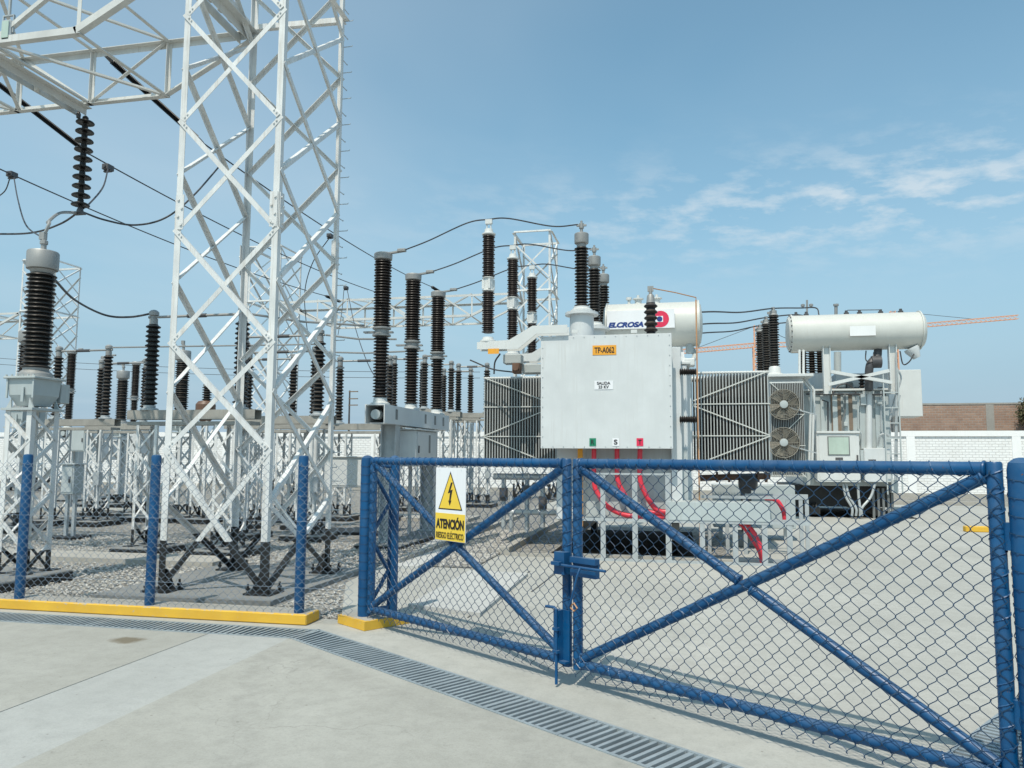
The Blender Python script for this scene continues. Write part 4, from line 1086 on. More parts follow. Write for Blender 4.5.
cabinet('white metering kiosk on short legs between near tower and gate column', xyat(355, 17), 1.3, .7, .98, 1.62, mat='grey_w')

# ------------------------------------------------------------------ the far walls
YW = 36.6
t = thing('boundary_wall', 'long white painted brick boundary wall at the back of the yard', 'wall', (-10, YW, 0))
ZW = 2.88; xcol = XZ(1017, 450, YW)[0]; sp = 4.15
MB().box(-62, 24, YW+.06, YW+.2, -.3, ZW-.24).build('brick_panels', M['brick_w'], t)
MB().box(-62, 24, YW, YW+.26, ZW-.24, ZW).build('ring_beam', M['render_w'], t)
k = 0; x = xcol
while x > -62:
    MB().box(x-.17, x+.17, YW+.002, YW+.25, -.3, ZW-.241).build('pillar', M['render_w'], t); x -= sp
x = xcol+sp
while x < 24:
    MB().box(x-.17, x+.17, YW+.002, YW+.25, -.3, ZW-.241).build('pillar', M['render_w'], t); x += sp
MB().box(-62, 24, YW-.03, YW+.05, -.3, .18).build('wall_plinth', M['conc_k'], t)
YB = 39.5
xb0 = XZ(862, 410, YB)[0]
t = thing('brick_wall', 'unpainted red brick wall rising behind the white boundary wall at the right', 'wall', (14, YB, 0))
zbk = XZ(960, 403, YB)[1]
MB().box(xb0, 40, YB, YB+.18, -.3, zbk-.08).build('brickwork', M['brick_r'], t)
MB().box(xb0, 40, YB-.02, YB+.2, zbk-.08, zbk).build('mortar_capping', M['render_g'], t)
for px in (990, 1090):
    x = XZ(px, 415, YB)[0]; MB().box(x-.17, x+.17, YB-.015, YB+.2, -.3, zbk-.081).build('pillar', M['render_g'], t)
# tree peeping over the wall
pt = XZ(1024, 412, 39.0)
t = thing('tree', 'dry brown green tree top peeping over the walls at the right edge', 'tree', (pt[0]+.25, 39.0, -.3))
MB().tube([(pt[0]+.25, 39.0, -.3), (pt[0]+.2, 39.0, 1.6), (pt[0]+.3, 39.05, 3.2)], [.12, .1, .05], 8).build('trunk', M['wood'], t)
m = MB(); rnd = random.Random(5)
for _ in range(1500):
    a = rnd.random()*6.28; b_ = math.acos(rnd.uniform(-1, 1)); rr = rnd.random()**.4*rnd.uniform(.7, 1.1)
    p = Vector((pt[0]+.35+.75*rr*math.sin(b_)*math.cos(a), 39.0+.28*rr*math.sin(b_)*math.sin(a), 3.75+.85*rr*math.cos(b_)))
    u = Vector((rnd.uniform(-1, 1), rnd.uniform(-1, 1), rnd.uniform(-1, 1))).normalized()*.09; v = Vector((rnd.uniform(-1, 1), rnd.uniform(-1, 1), rnd.uniform(-1, 1))).normalized()*.04
    m.add([p-u, p+v, p+u, p-v], [(0, 1, 2, 3)])
m.build('crown', M['leaf'], t)

# ------------------------------------------------------------------ first transformer
def fbox(m, px0, py0, px1, py1, Y, dep, bev=0):
    """box whose front face at depth Y covers the measured rectangle"""
    a = PY(px0, py1, Y); b_ = PY(px1, py0, Y)
    return m.box(min(a.x, b_.x), max(a.x, b_.x), Y, Y+dep, min(a.z, b_.z), max(a.z, b_.z), bev)
def radiator(t, x0, x1, y0, dep, z0, z1, n, braces, mirror=False, name='radiator_bank', em='fin_e'):
    m = MB(); st = (x1-x0)/n
    for i in range(n):
        x = x0+st*(i+.5); m.box(x-.007, x+.007, y0+.013, y0+dep, z0+.05, z1-.05)
    rb = m.build(name, M['fin'], t)
    m = MB()
    for i in range(n):
        x = x0+st*(i+.5); m.box(x-.008, x+.008, y0, y0+.0125, z0+.07, z1-.07)
    m.build('fin_edges', M[em], rb)
    m = MB()
    for i in range(n):
        x = x0+st*(i+.5)
        m.lathe([(.02, 0), (.028, .006), (.028, st-.006), (.02, st)], (x-st/2, y0+.06, z1-.055), 10, (1, 0, 0))
        m.lathe([(.02, 0), (.028, .006), (.028, st-.006), (.02, st)], (x-st/2, y0+.06, z0+.055), 10, (1, 0, 0))
    m.tube([(x0, y0+dep-.08, z1-.06), (x1, y0+dep-.08, z1-.06)], .05, 12); m.tube([(x0, y0+dep-.08, z0+.06), (x1, y0+dep-.08, z0+.06)], .05, 12)
    m.build('header', M['grey_w'], rb)
    m = MB(); H = z1-z0
    for f in (.33, .65): m.bar((x0, y0-.012, z0+H*f), (x1, y0-.012, z0+H*f), .012, .018)
    m.build('tie_bars', M['cream'], rb)
    m = MB()
    a, b_ = (x0, x1) if not mirror else (x1, x0)
    zs = [z1-.04, z1-H*.34, z0+H*.33, z0+.02]
    for k in range(3):
        p = (a if k % 2 == 0 else b_); q = (b_ if k % 2 == 0 else a)
        m.bar((p, y0-.026, zs[k]), (q, y0-.026, zs[k+1]), .01, .019)
    m.build('diagonal_braces', M['cream'], rb)
    return rb
T1 = thing('power_transformer', 'near grey power transformer with orange plate on its big cable box and lettered tank', 'transformer', (-1, 14.5, 0))
# tank
tx0, tx1, ty0, ty1, tz0, tz1 = -2.02, .20, 13.22, 17.3, .58, 3.22
m = MB(); m.box(tx0, tx1, ty0, ty1, tz0, tz1, .02)
m.build('tank', M['grey'], T1)
m = MB(); m.box(tx0-.06, tx1+.06, ty0-.02, ty1+.06, tz1+.002, tz1+.05, .008); m.build('tank_cover', M['grey_w'], T1)
m = MB()
for i in range(5): m.box(tx1+.002, tx1+.07, ty0+.3+i*.85, ty0+.34+i*.85, tz0+.05, tz1-.05)
m.build('tank_ribs', M['grey'], T1)
m = MB(); m.box(-1.50, .19, 13.16, 13.215, .60, 1.80, .004); m.build('front_panel', M['grey_m'], T1)
for x in (-1.75, -.05):
    MB().box(x-.09, x+.09, 13.1, 17.5, .30, .575).build('skid', M['grey_d'], T1)  # dark grey here stands in for shade below the tank
    for y in (13.6, 16.9): MB().lathe([(.05, 0), (.15, .005), (.15, .09), (.17, .10), (.17, .13), (.05, .135)], (x-.07, y, .175), 18, (1, 0, 0)).build('wheel', M['black'], T1)
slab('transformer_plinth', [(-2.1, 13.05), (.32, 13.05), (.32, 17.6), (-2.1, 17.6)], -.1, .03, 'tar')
# cable box with its plates
cb0 = PY(540.5, 449, 12.65); cb1 = PY(671.5, 333, 12.65)
CBX0, CBX1, CBZ0, CBZ1 = cb0.x, cb1.x, cb0.z+.01, cb1.z
m = MB()
m.box(CBX0, CBX1, 12.655, 12.70, CBZ0, CBZ1, .004)
CB = m.build('cable_box', M['grey'], T1)
m = MB(); m.box(CBX0+.03, CBX0+.05, 12.702, 13.20, CBZ0+.02, CBZ1-.03); m.box(CBX1-.05, CBX1-.03, 12.702, 13.20, CBZ0+.02, CBZ1-.03); m.box(CBX0+.05, CBX1-.05, 12.702, 13.20, CBZ1-.05, CBZ1-.03); m.build('box_sides', M['grey'], CB)
m = MB()
n = 12
for i in range(n+1):
    x = CBX0+.035+(CBX1-CBX0-.07)*i/n
    for z in (CBZ0+.03, CBZ1-.03): m.lathe([(.008, 0), (.008, .006), (.005, .010)], (x, 12.654, z), 6, (0, -1, 0), False)
for i in range(1, 11):
    z = CBZ0+.03+(CBZ1-CBZ0-.06)*i/11
    for x in (CBX0+.035, CBX1-.035): m.lathe([(.008, 0), (.008, .006), (.005, .010)], (x, 12.654, z), 6, (0, -1, 0), False)
m.build('cover_bolts', M['galv'], CB)
m = MB()
for px in (575, 634): fbox(m, px-3, 329.5, px+3, 333, 12.68, .03)
m.build('lifting_lugs', M['grey_w'], CB)
ex, ez = Vector((1, 0, 0)), Vector((0, 0, 1))
def plate(px0, py0, px1, py1, Y, mat, name, parent, txt=None, tm='ink', fw=.86, fh=.6, bold=.02, shear=0):
    a = PY(px0, py1, Y); b_ = PY(px1, py0, Y)
    p = MB().box(a.x, b_.x, Y-.006, Y-.001, a.z, b_.z).build(name, M[mat], parent)
    if txt: text(txt, ((a.x+b_.x)/2, Y-.0062, (a.z+b_.z)/2), ex, ez, (b_.x-a.x)*fw, (b_.z-a.z)*fh, M[tm], p, bold=bold, shear=shear)
    return p
YP = 12.654
plate(592.6, 345, 616.2, 355.2, YP, 'orange', 'name_plate', CB, 'TP-A062', 'ink', .84, .62, .02)
plate(594.5, 380.6, 613, 389.6, YP, 'white_sign', 'rating_plate', CB, 'SALIDA\n23 KV', 'ink', .72, .78, .03)
plate(589.5, 438.2, 596, 446, YP, 'ink_green', 'phase_plate', CB, 'R', 'ink', .5, .6, .03)
plate(612.5, 438.2, 619, 446, YP, 'white_sign', 'phase_plate', CB, 'S', 'ink', .55, .65, .03)
plate(636.6, 438.2, 643.2, 446, YP, 'ink_red', 'phase_plate', CB, 'T', 'ink', .5, .6, .03)
m = MB(); fbox(m, 672.2, 347, 680.5, 512, 13.0, .2, .006); m.build('side_panel', M['grey'], T1)
m = MB()
for y in (352, 368, 384, 400, 416, 432, 448): fbox(m, 681.2, y, 684.2, y+13, 13.3, .03)
m.build('level_gauge', M['white'], T1)
# radiators
xa, za = XZ(483.5, 375.3, 14.0); xb = XZ(557, 375, 14.0)[0]; xc, zc = XZ(686.5, 370, 14.0); xd = XZ(769, 370, 14.0)[0]
zlo = XZ(483, 467, 14.0)[1]
radiator(T1, xa, xb, 14.0, 1.15, zlo, za, 27, True)
radiator(T1, xc, xd, 14.0, 1.15, zlo, zc, 26, True, True)
m = MB()
for z in (za-.12, zlo+.12): m.tube([(xb-.2, 14.5, z), (tx0, 14.5, z)], .06, 12); m.tube([(xc+.1, 14.5, z), (tx1, 14.5, z)], .06, 12)
m.build('oil_headers', M['grey'], T1)
for py in (372, 419.5):
    m = MB(); q = PY(679.5, py, 12.92); m.sheds((q.x, 12.92, q.z), .27, .04, .062, 8, 12, 0, (1, 0, 0)); m.build('side_bushing', M['porc'], T1)
# valves and pipes under the left radiators
m = MB()
for x, z0_, z1_ in ((-3.2, .3, 1.3), (-2.75, .25, 1.35), (-2.45, .35, 1.2), (-3.05, .25, .9)):
    m.tube([(x, 14.35, z0_), (x, 14.35, z1_)], .045, 10)
m.tube([(-3.4, 14.35, 1.28), (-2.1, 14.35, 1.28)], .06, 10); m.tube([(-3.2, 14.35, .62), (-2.05, 14.35, .62)], .05, 10)
o = m.build('valve_pipes', M['galv'], T1)
for x, z in ((-2.75, 1.0), (-2.45, .8), (-3.2, .95)):
    m = MB(); m.lathe([(.02, 0), (.06, .01), (.06, .03), (.02, .04)], (x, 14.27, z), 14, (0, -1, 0)); m.box(x-.07, x+.07, 14.28, 14.42, z-.12, z+.12, .01); m.build('valve', M['steel_d'], T1)
# turret and main bushings
hv = [(-1.62, 13.62), (-1.56, 15.28), (-1.52, 16.85)]
for i, (x, y) in enumerate(hv):
    zb = tz1+.05; zt = PY(582, 313, 13.6).z
    m = MB(); m.lathe([(.215, 0), (.215, zt-zb-.05), (.30, zt-zb-.045), (.30, zt-zb)], (x-.0, y, zb), 28)
    if i == 0:
        for k in range(14): a = k*.4488; m.lathe([(.014, 0), (.014, .02)], (x+.26*math.cos(a), y+.26*math.sin(a), zt), 6, smooth=False)
    tr = m.build('bushing_turret', M['grey'], T1)
    MB().lathe([(.20, 0), (.20, .03), (.15, .06), (.15, .09)], (x, y, zt+.022), 20).build('bushing_flange', M['grey_w'], tr)
    z2 = PY(582, 247, 13.6).z; z0_ = zt+.112
    b_ = MB().sheds((x, y, z0_), z2-z0_, .085, .132, 19, 20, .01).build('main_bushing', M['porc_d'], T1)
    zt2 = PY(582, 234, 13.6).z
    MB().lathe([(.085, 0), (.09, .05), (.125, .07), (.13, .09), (.13, zt2-z2), (.12, zt2-z2+.012), (.03, zt2-z2+.015)], (x, y, z2), 20).build('bushing_cap', M['alu'], b_)
    m = MB(); m.lathe([(.028, 0), (.028, .09), (.045, .1), (.045, .19), (.02, .2), (.02, .24)], (x, y, zt2+.01), 10); m.box(x-.09, x+.09, y-.02, y+.02, zt2+.15, zt2+.18); m.build('bushing_terminal', M['alu'], b_)
hv_top = [Vector((x-.06, y, PY(582, 224, 13.6).z)) for x, y in hv]
# surge arresters on bracket arms
ar = [(-3.13, 12.72), (-3.06, 14.42), (-2.98, 16.05)]
ar_top = []
for i, (x, y) in enumerate(ar):
    zs = lambda py: PY(490, py, 12.72).z
    zb = zs(338)
    lo = zs(353) if i else zs(352)
    # bracket plate: a stepped arm from the tank cover
    a0 = zb-.06
    zr = CBZ1+.02
    poly = [(x-.16, y, a0-.15), (x-.16, y, a0-.03), (x+.40, y, a0-.0), (x+.80, y, zr+.16), (tx0+.28, y, zr+.16), (tx0+.28, y, zr+.02), (x+.86, y, zr+.02), (x+.55, y, a0-.16)]
    m = MB(); m.prism([(p[0], y-.13, p[2]) for p in poly], (0, .02, 0)); m.prism([(p[0], y+.11, p[2]) for p in poly], (0, .02, 0))
    m.box(x-.15, x+.30, y-.108, y+.108, a0-.04, a0-.022)
    m.box(tx0+.08, tx0+.27, y+.195, y+.6, tz1+.052, zr+.1)
    m.build('arrester_bracket', M['grey_w'], T1)
    if i == 0:
        q = plate(488, 348.5, 499, 354, y-.135, 'orange', 'counter_plate', T1)
    at = MB(); at.lathe([(.14, 0), (.14, .03), (.10, .05), (.09, .09)], (x, y, a0-.018), 16)
    A = at.build('arrester_base', M['grey_w'], T1)
    zA, zB_, zC, zD = zs(333), zs(292), zs(277), zs(236)
    MB().sheds((x, y, zA), zB_-zA, .075, .112, 19, 18, .012).build('arrester_lower_unit', M['poly'], T1)
    m = MB(); m.lathe([(.085, 0), (.11, .02), (.085, .04), (.08, .10), (.085, zC-zB_-.04), (.11, zC-zB_-.02), (.085, zC-zB_)], (x, y, zB_), 16)
    for a in range(4): m.box(x+.09*math.cos(a*1.57+.4)-.02, x+.09*math.cos(a*1.57+.4)+.02, y+.09*math.sin(a*1.57+.4)-.02, y+.09*math.sin(a*1.57+.4)+.02, zB_+.05, zC-.05)
    m.build('arrester_joint', M['grey_w'], T1)
    MB().sheds((x, y, zC), zD-zC, .075, .112, 19, 18, .012).build('arrester_upper_unit', M['poly'], T1)
    m = MB(); m.lathe([(.085, 0), (.12, .02), (.12, .04), (.08, .06), (.07, .12), (.03, .13)], (x, y, zD), 16)
    for dx in (-.035, .035): m.tube([(x+dx, y, zD+.12), (x+dx, y, zs(220))], .012, 6)
    m.box(x-.06, x+.06, y-.03, y+.03, zs(224), zs(219.5))
    m.build('arrester_terminal', M['grey_w'], T1)
    ar_top.append(Vector((x, y, zs(221))))
nm = ('front', 'middle', 'rear')
for k in range(3):
    h = bh[k]; a = ar_top[k]; v = hv_top[k]
    wire('phase_wire', curve3([h, h.lerp(a, .3)+Vector((0, 0, .02)), h.lerp(a, .75)+Vector((0, 0, .10)), a+Vector((0, 0, .03)), a.lerp(v, .22)+Vector((0, 0, .06)), a.lerp(v, .7)+Vector((0, 0, -.05)), v]), .013,
         f'{nm[k]} wire arching from a breaker pole over an arrester to the {nm[k]} main bushing', 'phase wires over the near transformer')
# conservator with its lettered sign
ca = PY(604.5, 321, 15.5); cbb = PY(700, 321, 15.5); rr = (PY(650, 299, 15.5).z-PY(650, 344, 15.5).z)/2; zc0 = PY(650, 321.5, 15.5).z
CY1 = 15.5+rr
L_ = cbb.x-ca.x
m = MB(); m.lathe([(rr*.4, -.06), (rr*.85, -.03), (rr, .02), (rr, L_-.02), (rr*.85, L_+.03), (rr*.4, L_+.06)], (ca.x, CY1, zc0), 40, (1, 0, 0))
CO = m.build('conservator', M['cream'], T1)
for x in (ca.x+.01, cbb.x-.035): MB().lathe([(rr+.03, 0), (rr+.03, .03)], (x, CY1, zc0), 40, (1, 0, 0)).build('end_flange', M['cream'], CO)
m = MB()
for f in (.35, .55): m.lathe([(.07, 0), (.07, .10), (.11, .11), (.11, .13), (.03, .14), (.03, .2)], (ca.x+L_*f, CY1, zc0+rr-.02), 12)
m.lathe([(.03, 0), (.03, .1), (.06, .11), (.06, .16)], (ca.x+L_*.25, CY1, zc0+rr-.02), 10); m.build('filler_caps', M['grey_w'], CO)
for x in (ca.x+.35, cbb.x-.4): MB().box(x-.06, x+.06, CY1-.06, CY1+.06, tz1+.052, zc0-rr*.8).build('conservator_leg', M['grey'], T1)
m = MB(); m.tube(curve3([(cbb.x-.25, CY1, zc0-rr*.9), (cbb.x-.12, CY1-.05, zc0-rr*1.25), (cbb.x-.12, CY1-.2, zc0-rr*1.6), (cbb.x-.3, CY1-.4, tz1+.2)]), .05, 10); m.lathe([(.08, 0), (.08, .2)], (cbb.x-.2, CY1-.1, zc0-rr*1.35), 12); m.build('oil_pipe', M['grey_m'], T1)
m = MB(); fbox(m, 676, 358, 695, 366, 15.3, .3, .02); m.lathe([(.09, 0), (.09, .3), (.05, .32)], (PY(682, 368, 15.3).x, 15.5, PY(682, 372, 15.3).z), 14); m.build('breather_valve', M['grey_w'], T1)
ys_ = CY1-rr-.035
s0 = PY(607, 329.5, ys_); s1 = PY(674.5, 309, ys_)
SG = MB().box(s0.x, s1.x, ys_, ys_+.012, s0.z, s1.z).build('lettered_sign', M['white_sign'], CO)
wS, hS = s1.x-s0.x, s1.z-s0.z
a = PY(608, 328, ys_); b_ = PY(643.5, 321.5, ys_)
text('ELCROSA', ((a.x+b_.x)/2, ys_-.0005, (a.z+b_.z)/2), ex, ez, b_.x-a.x, b_.z-a.z, M['ink_blue'], SG, bold=.06, shear=.28)
pc = PY(660.5, 319, ys_); rl = PY(669, 319, ys_).x-pc.x
m = MB(); m.lathe([(rl, 0), (rl, .004)], (pc.x, ys_-.0045, pc.z), 32, (0, 1, 0)); m.box(pc.x-rl*1.25, pc.x-rl*.2, ys_-.0044, ys_-.0005, pc.z-rl*.98, pc.z-rl*.55); m.build('red_emblem', M['ink_red'], SG)
m = MB(); m.box(pc.x-rl*.62, pc.x+rl*.30, ys_-.0075, ys_-.0052, pc.z-rl*.36, pc.z+rl*.36); m.build('emblem_window', M['white_sign'], SG)
MB().lathe([(rl*.33, 0), (rl*.33, .002)], (pc.x-rl*.1, ys_-.0098, pc.z), 20, (0, 1, 0)).build('emblem_dot', M['ink_blue'], SG)
# neutral bushing, earth strips
nb = PY(651, 333, 13.1)
m = MB(); m.sheds((nb.x, 13.1, nb.z-.1), PY(651, 303, 13.1).z-nb.z+.1, .075, .115, 6, 18); b_ = m.build('neutral_bushing', M['porc'], T1)
z = PY(651, 303, 13.1).z
m = MB(); m.lathe([(.075, 0), (.07, .03), (.06, .12), (.05, .14), (.03, .15), (.03, .26)], (nb.x, 13.1, z), 14); m.box(nb.x-.05, nb.x+.05, 13.08, 13.12, z+.2, z+.29); m.build('bushing_terminal', M['alu'], b_)
m = MB(); m.tube([(nb.x, 13.1, z+.26), tuple(PY(675, 292.5, 13.4)), tuple(PY(696, 297.5, 13.6)), tuple(PY(696, 303, 13.6))], .01, 6); m.build('neutral_lead', M['copper'], T1)
m = MB(); p = PY(696.5, 300, 13.6); q = PY(694, 511, 13.6); m.box(p.x-.022, p.x+.002, 13.58, 13.6, .05, p.z); m.build('earth_strip', M['copper'], T1)
m = MB(); p = PY(581, 450, 13.05); m.box(p.x-.055, p.x+.03, 13.03, 13.06, .5, p.z+.2); m.build('yellow_earth_strip', M['orange'], T1)
m = MB(); fbox(m, 480.5, 341, 505, 343, 12.6, .2); 
# pipework seen above the left radiators
m = MB(); fbox(m, 503, 354, 521, 363.5, 13.2, .25, .01); fbox(m, 522, 364, 541, 373, 13.4, .3, .01); m.build('terminal_boxes', M['grey_m'], T1)
m = MB(); p = PY(517, 368, 13.3); m.box(p.x-.07, p.x+.07, 13.2, 13.4, p.z-.1, p.z+.08, .01); m.lathe([(.06, 0), (.06, .04)], (p.x, 13.2, p.z), 12, (0, -1, 0)); m.build('relief_valve', M['rust'], T1)
m = MB(); m.tube(curve3([tuple(PY(494, 374, 13.6)), tuple(PY(495, 362, 13.6)), tuple(PY(500, 354, 13.4))]), .015, 6); m.tube(curve3([tuple(PY(470, 360, 13.6)), tuple(PY(492, 369, 13.6)), tuple(PY(512, 372, 13.4))]), .013, 6); m.build('control_leads', M['cable'], T1)

# red power cables
YC = 12.98
for k, (px, pts) in enumerate(((594, [(594, 450), (594, 480), (597, 492), (607, 506), (622, 514), (640, 516.5), (667, 517)]),
                               (617, [(617, 450), (617.5, 478), (623, 492), (632, 505), (645, 511), (667, 513.5)]),
                               (640, [(640, 450), (640, 478), (645, 493), (653, 506), (660, 511), (667, 512)]))):
    lab = ('left red power cable curving lowest from the cable box into the tray', 'middle red power cable from the cable box into the tray', 'right red power cable dropping straight then curving into the tray')[k]
    m = MB(); P = curve3([PY(a, b_, YC-.02*k) for a, b_ in pts]); m.tube([PY(px, 430, YC)]+P, .041, 12)
    o = tag(m.build('power_cable', M['red']), lab, 'cable', 'red power cables')
m = MB(); m.tube(curve3([PY(728, 519, 12.95), PY(741, 521, 12.9), PY(752, 530, 12.8), PY(760, 545, 12.78), PY(764, 558, 12.76), PY(765, 566, 12.75)]), .034, 12)
m.tube(curve3([PY(730, 520.5, 13.05), PY(741, 525, 13.02), PY(752, 540, 12.98), PY(759, 552, 12.96), PY(762, 566, 12.95)]), .024, 12)
tag(m.build('power_cable', M['red']), 'red power cables leaving the tray and dropping to the ground', 'cable')
m = MB(); m.tube(curve3([PY(765, 498, 14.2), PY(776, 500, 14.2), PY(783, 510, 14.2), PY(785, 520, 14.2)]), .04, 12)
tag(m.build('power_cable', M['red']), 'short red cable end bending down in the rear rack', 'cable')

# galvanised cable racks
RK = thing('cable_rack', 'galvanised cable rack with a pale tray in front of the near transformer', 'cable rack', (0, 12.6, 0))
def hbar(m, px0, px1, py, Y=12.65, h=.05, d=.05):
    a, b_ = PY(px0, py, Y), PY(px1, py, Y); z = (a.z+b_.z)/2; m.box(a.x, b_.x, Y, Y+d, z-h/2, z+h/2)
m = MB()
hbar(m, 563, 811, 521.5, 12.60, .045); hbar(m, 563, 792, 562, 12.60, .045); hbar(m, 578, 669, 474, 12.60, .03)
hbar(m, 563, 811, 520, 13.05, .045); hbar(m, 563, 792, 558, 13.05, .045)
m.build('rails', M['galv'], RK)
for px, y0 in ((603, 473), (635, 473), (668.5, 473), (702.5, 522), (735.5, 522), (765, 522), (790, 522)):
    m = MB(); a = PY(px-2.2, 566, 12.606); b_ = PY(px+2.2, y0, 12.606); m.box(a.x, b_.x, 12.606, 12.645, .0, b_.z); m.build('upright', M['galv'], RK)
for px in (603, 668, 735, 790):
    x = PY(px, 560, 13.06).x; MB().box(x-.03, x+.03, 13.055, 13.095, 0, PY(px, 522, 13.06).z).build('upright', M['galv'], RK)
    MB().box(x-.02, x+.02, 12.66, 13.04, PY(px, 523, 12.8).z-.05, PY(px, 523, 12.8).z-.01).build('cross_member', M['galv'], RK)
m = MB(); fbox(m, 668.5, 503.2, 770, 520, 12.59, .5, .004); m.build('tray_cover', M['grey_t'], RK)
R2 = thing('cable_rack', 'low rear cable rack with short posts between the two transformers', 'cable rack', (1.6, 14.2, 0))
m = MB(); hbar(m, 700, 808, 497.5, 14.0, .05); hbar(m, 768, 810, 521.5, 14.0, .05); hbar(m, 745, 808, 495.5, 14.5, .05); m.build('rails', M['galv'], R2)
for px in (709, 727, 745, 788, 801, 807):
    a = PY(px-1.6, 522, 14.006); b_ = PY(px+1.6, 498, 14.006); MB().box(a.x, b_.x, 14.006, 14.04, .0, b_.z-.03).build('upright', M['galv'], R2)
m = MB(); m.bar(PY(710, 512, 15.2), PY(737, 500, 15.2), .05, .05); m.build('slanted_bar', M['galv'], R2)
o = thing('equipment_box', 'pale low metal duct under the right radiators, behind the cable racks', 'box', (1.3, 16.4, 0))
MB().box(PY(713, 490, 16.4).x, PY(795, 490, 16.4).x, 16.4, 17.0, .25, PY(750, 485, 16.4).z, .01).build('duct_body', M['grey_t'], o)
for px in (720, 785): MB().box(PY(px-2, 490, 16.5).x, PY(px+2, 490, 16.5).x, 16.5, 16.6, 0, .248).build('leg', M['galv'], o)
o = thing('pump_set', 'dark oil pump with rusty pipe flanges under the right radiator bank', 'pump', (1.0, 15.6, 0))
m = MB(); p = PY(744, 482, 15.3); m.lathe([(.1, 0), (.16, .02), (.16, .3), (.1, .34)], (p.x-.1, 15.3, p.z), 16, (1, 0, 0)); m.box(p.x-.06, p.x+.12, 15.2, 15.4, .3, p.z-.08, .01); m.build('pump_body', M['steel_d'], o)
m = MB(); m.tube([PY(700, 478, 15.3), PY(770, 476, 15.3)], .06, 10)
for px in (716, 728, 757, 765): m.lathe([(.1, 0), (.1, .04)], PY(px, 477, 15.3), 14, (1, 0, 0))
m.build('pipe', M['rust'], o)
MB().box(p.x-.15, p.x+.2, 15.1, 15.5, 0, .29, .02).build('pump_foot', M['grey_d'], o)

# ------------------------------------------------------------------ second transformer
T2 = thing('power_transformer', 'second power transformer, farther right, with a long plain oil tank and two fans', 'transformer', (5, 25, 0))
YT = 23.4
tl, tr_ = PY(803, 480, YT).x, PY(893, 480, YT).x
ztop = PY(850, 391, YT).z; zbt = PY(850, 486, YT).z
MB().box(tl, tr_, YT, YT+3.6, zbt, ztop, .02).build('tank', M['grey_t'], T2)
m = MB(); m.box(tl-.08, tr_+.1, YT-.1, YT+3.7, ztop+.002, ztop+.06, .01); m.build('tank_cover', M['grey_w'], T2)
m = MB()
a = PY(835, 374, YT+.6); b_ = PY(892, 390, YT+.6)
m.box(a.x, b_.x, YT+.5, YT+1.6, ztop+.062, a.z, .015); m.build('tap_changer_housing', M['grey'], T2)
m = MB()
for px in (823, 835, 846, 862, 878): fbox(m, px, 393, px+3, 478, YT-.07, .068)
m.build('tank_ribs', M['grey_t'], T2)
m = MB(); fbox(m, 832, 388, 834, 432, YT-.05, .03); fbox(m, 838.5, 394, 840.5, 432, YT-.09, .02); fbox(m, 849.5, 394, 852, 430, YT-.09, .02); m.build('stained_straps', M['wood'], T2)
# conservator
yc = 22.7; p0 = PY(791.5, 331.5, yc); p1 = PY(926.5, 331.5, yc); rr = (PY(860, 313.5, yc).z-PY(860, 350.5, yc).z)/2; zc = PY(860, 332, yc+rr).z
L_ = p1.x-p0.x
m = MB(); m.lathe([(rr*.3, -.06), (rr*.85, -.04), (rr, .03), (rr, L_-.03), (rr*.86, L_+.05), (rr*.3, L_+.08)], (p0.x, yc+rr, zc), 44, (1, 0, 0)); CO = m.build('conservator', M['cream'], T2)
m = MB()
for x in (p0.x+.03, p1.x-.07): MB().lathe([(rr+.035, 0), (rr+.035, .035)], (x, yc+rr, zc), 44, (1, 0, 0)).build('end_flange', M['cream'], CO)
for k in range(20): a = k*.314; m.lathe([(.018, 0), (.018, .03)], (p0.x+.0, yc+rr+(rr+.005)*math.cos(a), zc+(rr+.005)*math.sin(a)), 6, (1, 0, 0), False)
m.build('flange_bolts', M['steel_d'], CO)
plate(850, 325.5, 875.5, 336, yc-.01, 'white', 'data_plate', CO)
m = MB()
for f in (.06, .14, .45, .55, .71, .86): m.lathe([(.07, 0), (.07, .06), (.04, .07), (.04, .12)], (p0.x+L_*f, yc+rr, zc+rr-.01), 10)
m.tube([(p0.x+L_*.46, yc+rr, zc+rr+.12), (p0.x+L_*.72, yc+rr, zc+rr+.10)], .012, 6); m.build('top_fittings', M['steel_d'], CO)
for px in (826, 892):
    q = PY(px, 351, yc+.3); m = MB()
    zq = zc-math.sqrt(max(.01, rr*rr-.3**2))+.05
    zb_ = PY(px, 394, yc+.3).z
    m.box(q.x-.10, q.x-.08, yc+.2, yc+.4, zb_, zq); m.box(q.x+.08, q.x+.10, yc+.2, yc+.4, zb_, zq); m.box(q.x-.08, q.x+.08, yc+.29, yc+.31, zb_, zq); m.build('conservator_post', M['grey_w'], T2)
m = MB()
for a, b_ in (((831, 373), (892, 384)), ((829, 386), (890, 372))): m.angle(PY(*a, yc+.12), PY(*b_, yc+.12), (0, 0, 1), (0, 1, 0), .09, .01)
m.build('post_braces', M['grey_w'], T2)
m = MB(); m.tube(curve3([tuple(PY(878, 350, yc+.5)), tuple(PY(877, 357, yc+.4)), tuple(PY(871, 363, yc+.3)), tuple(PY(869, 372, yc+.3)), tuple(PY(869, 390, yc+.4))]), .11, 12); m.lathe([(.17, 0), (.17, .25)], PY(876, 362, yc+.3)+Vector((-.12, 0, 0)), 14, (1, 0, 0)); m.build('oil_pipe', M['steel_d'], T2)
m = MB(); m.tube(curve3([tuple(PY(866, 351, yc+.4)), tuple(PY(866, 360, yc+.2)), tuple(PY(872, 362, yc+.2)), tuple(PY(874, 352, yc+.3))]), .018, 6)
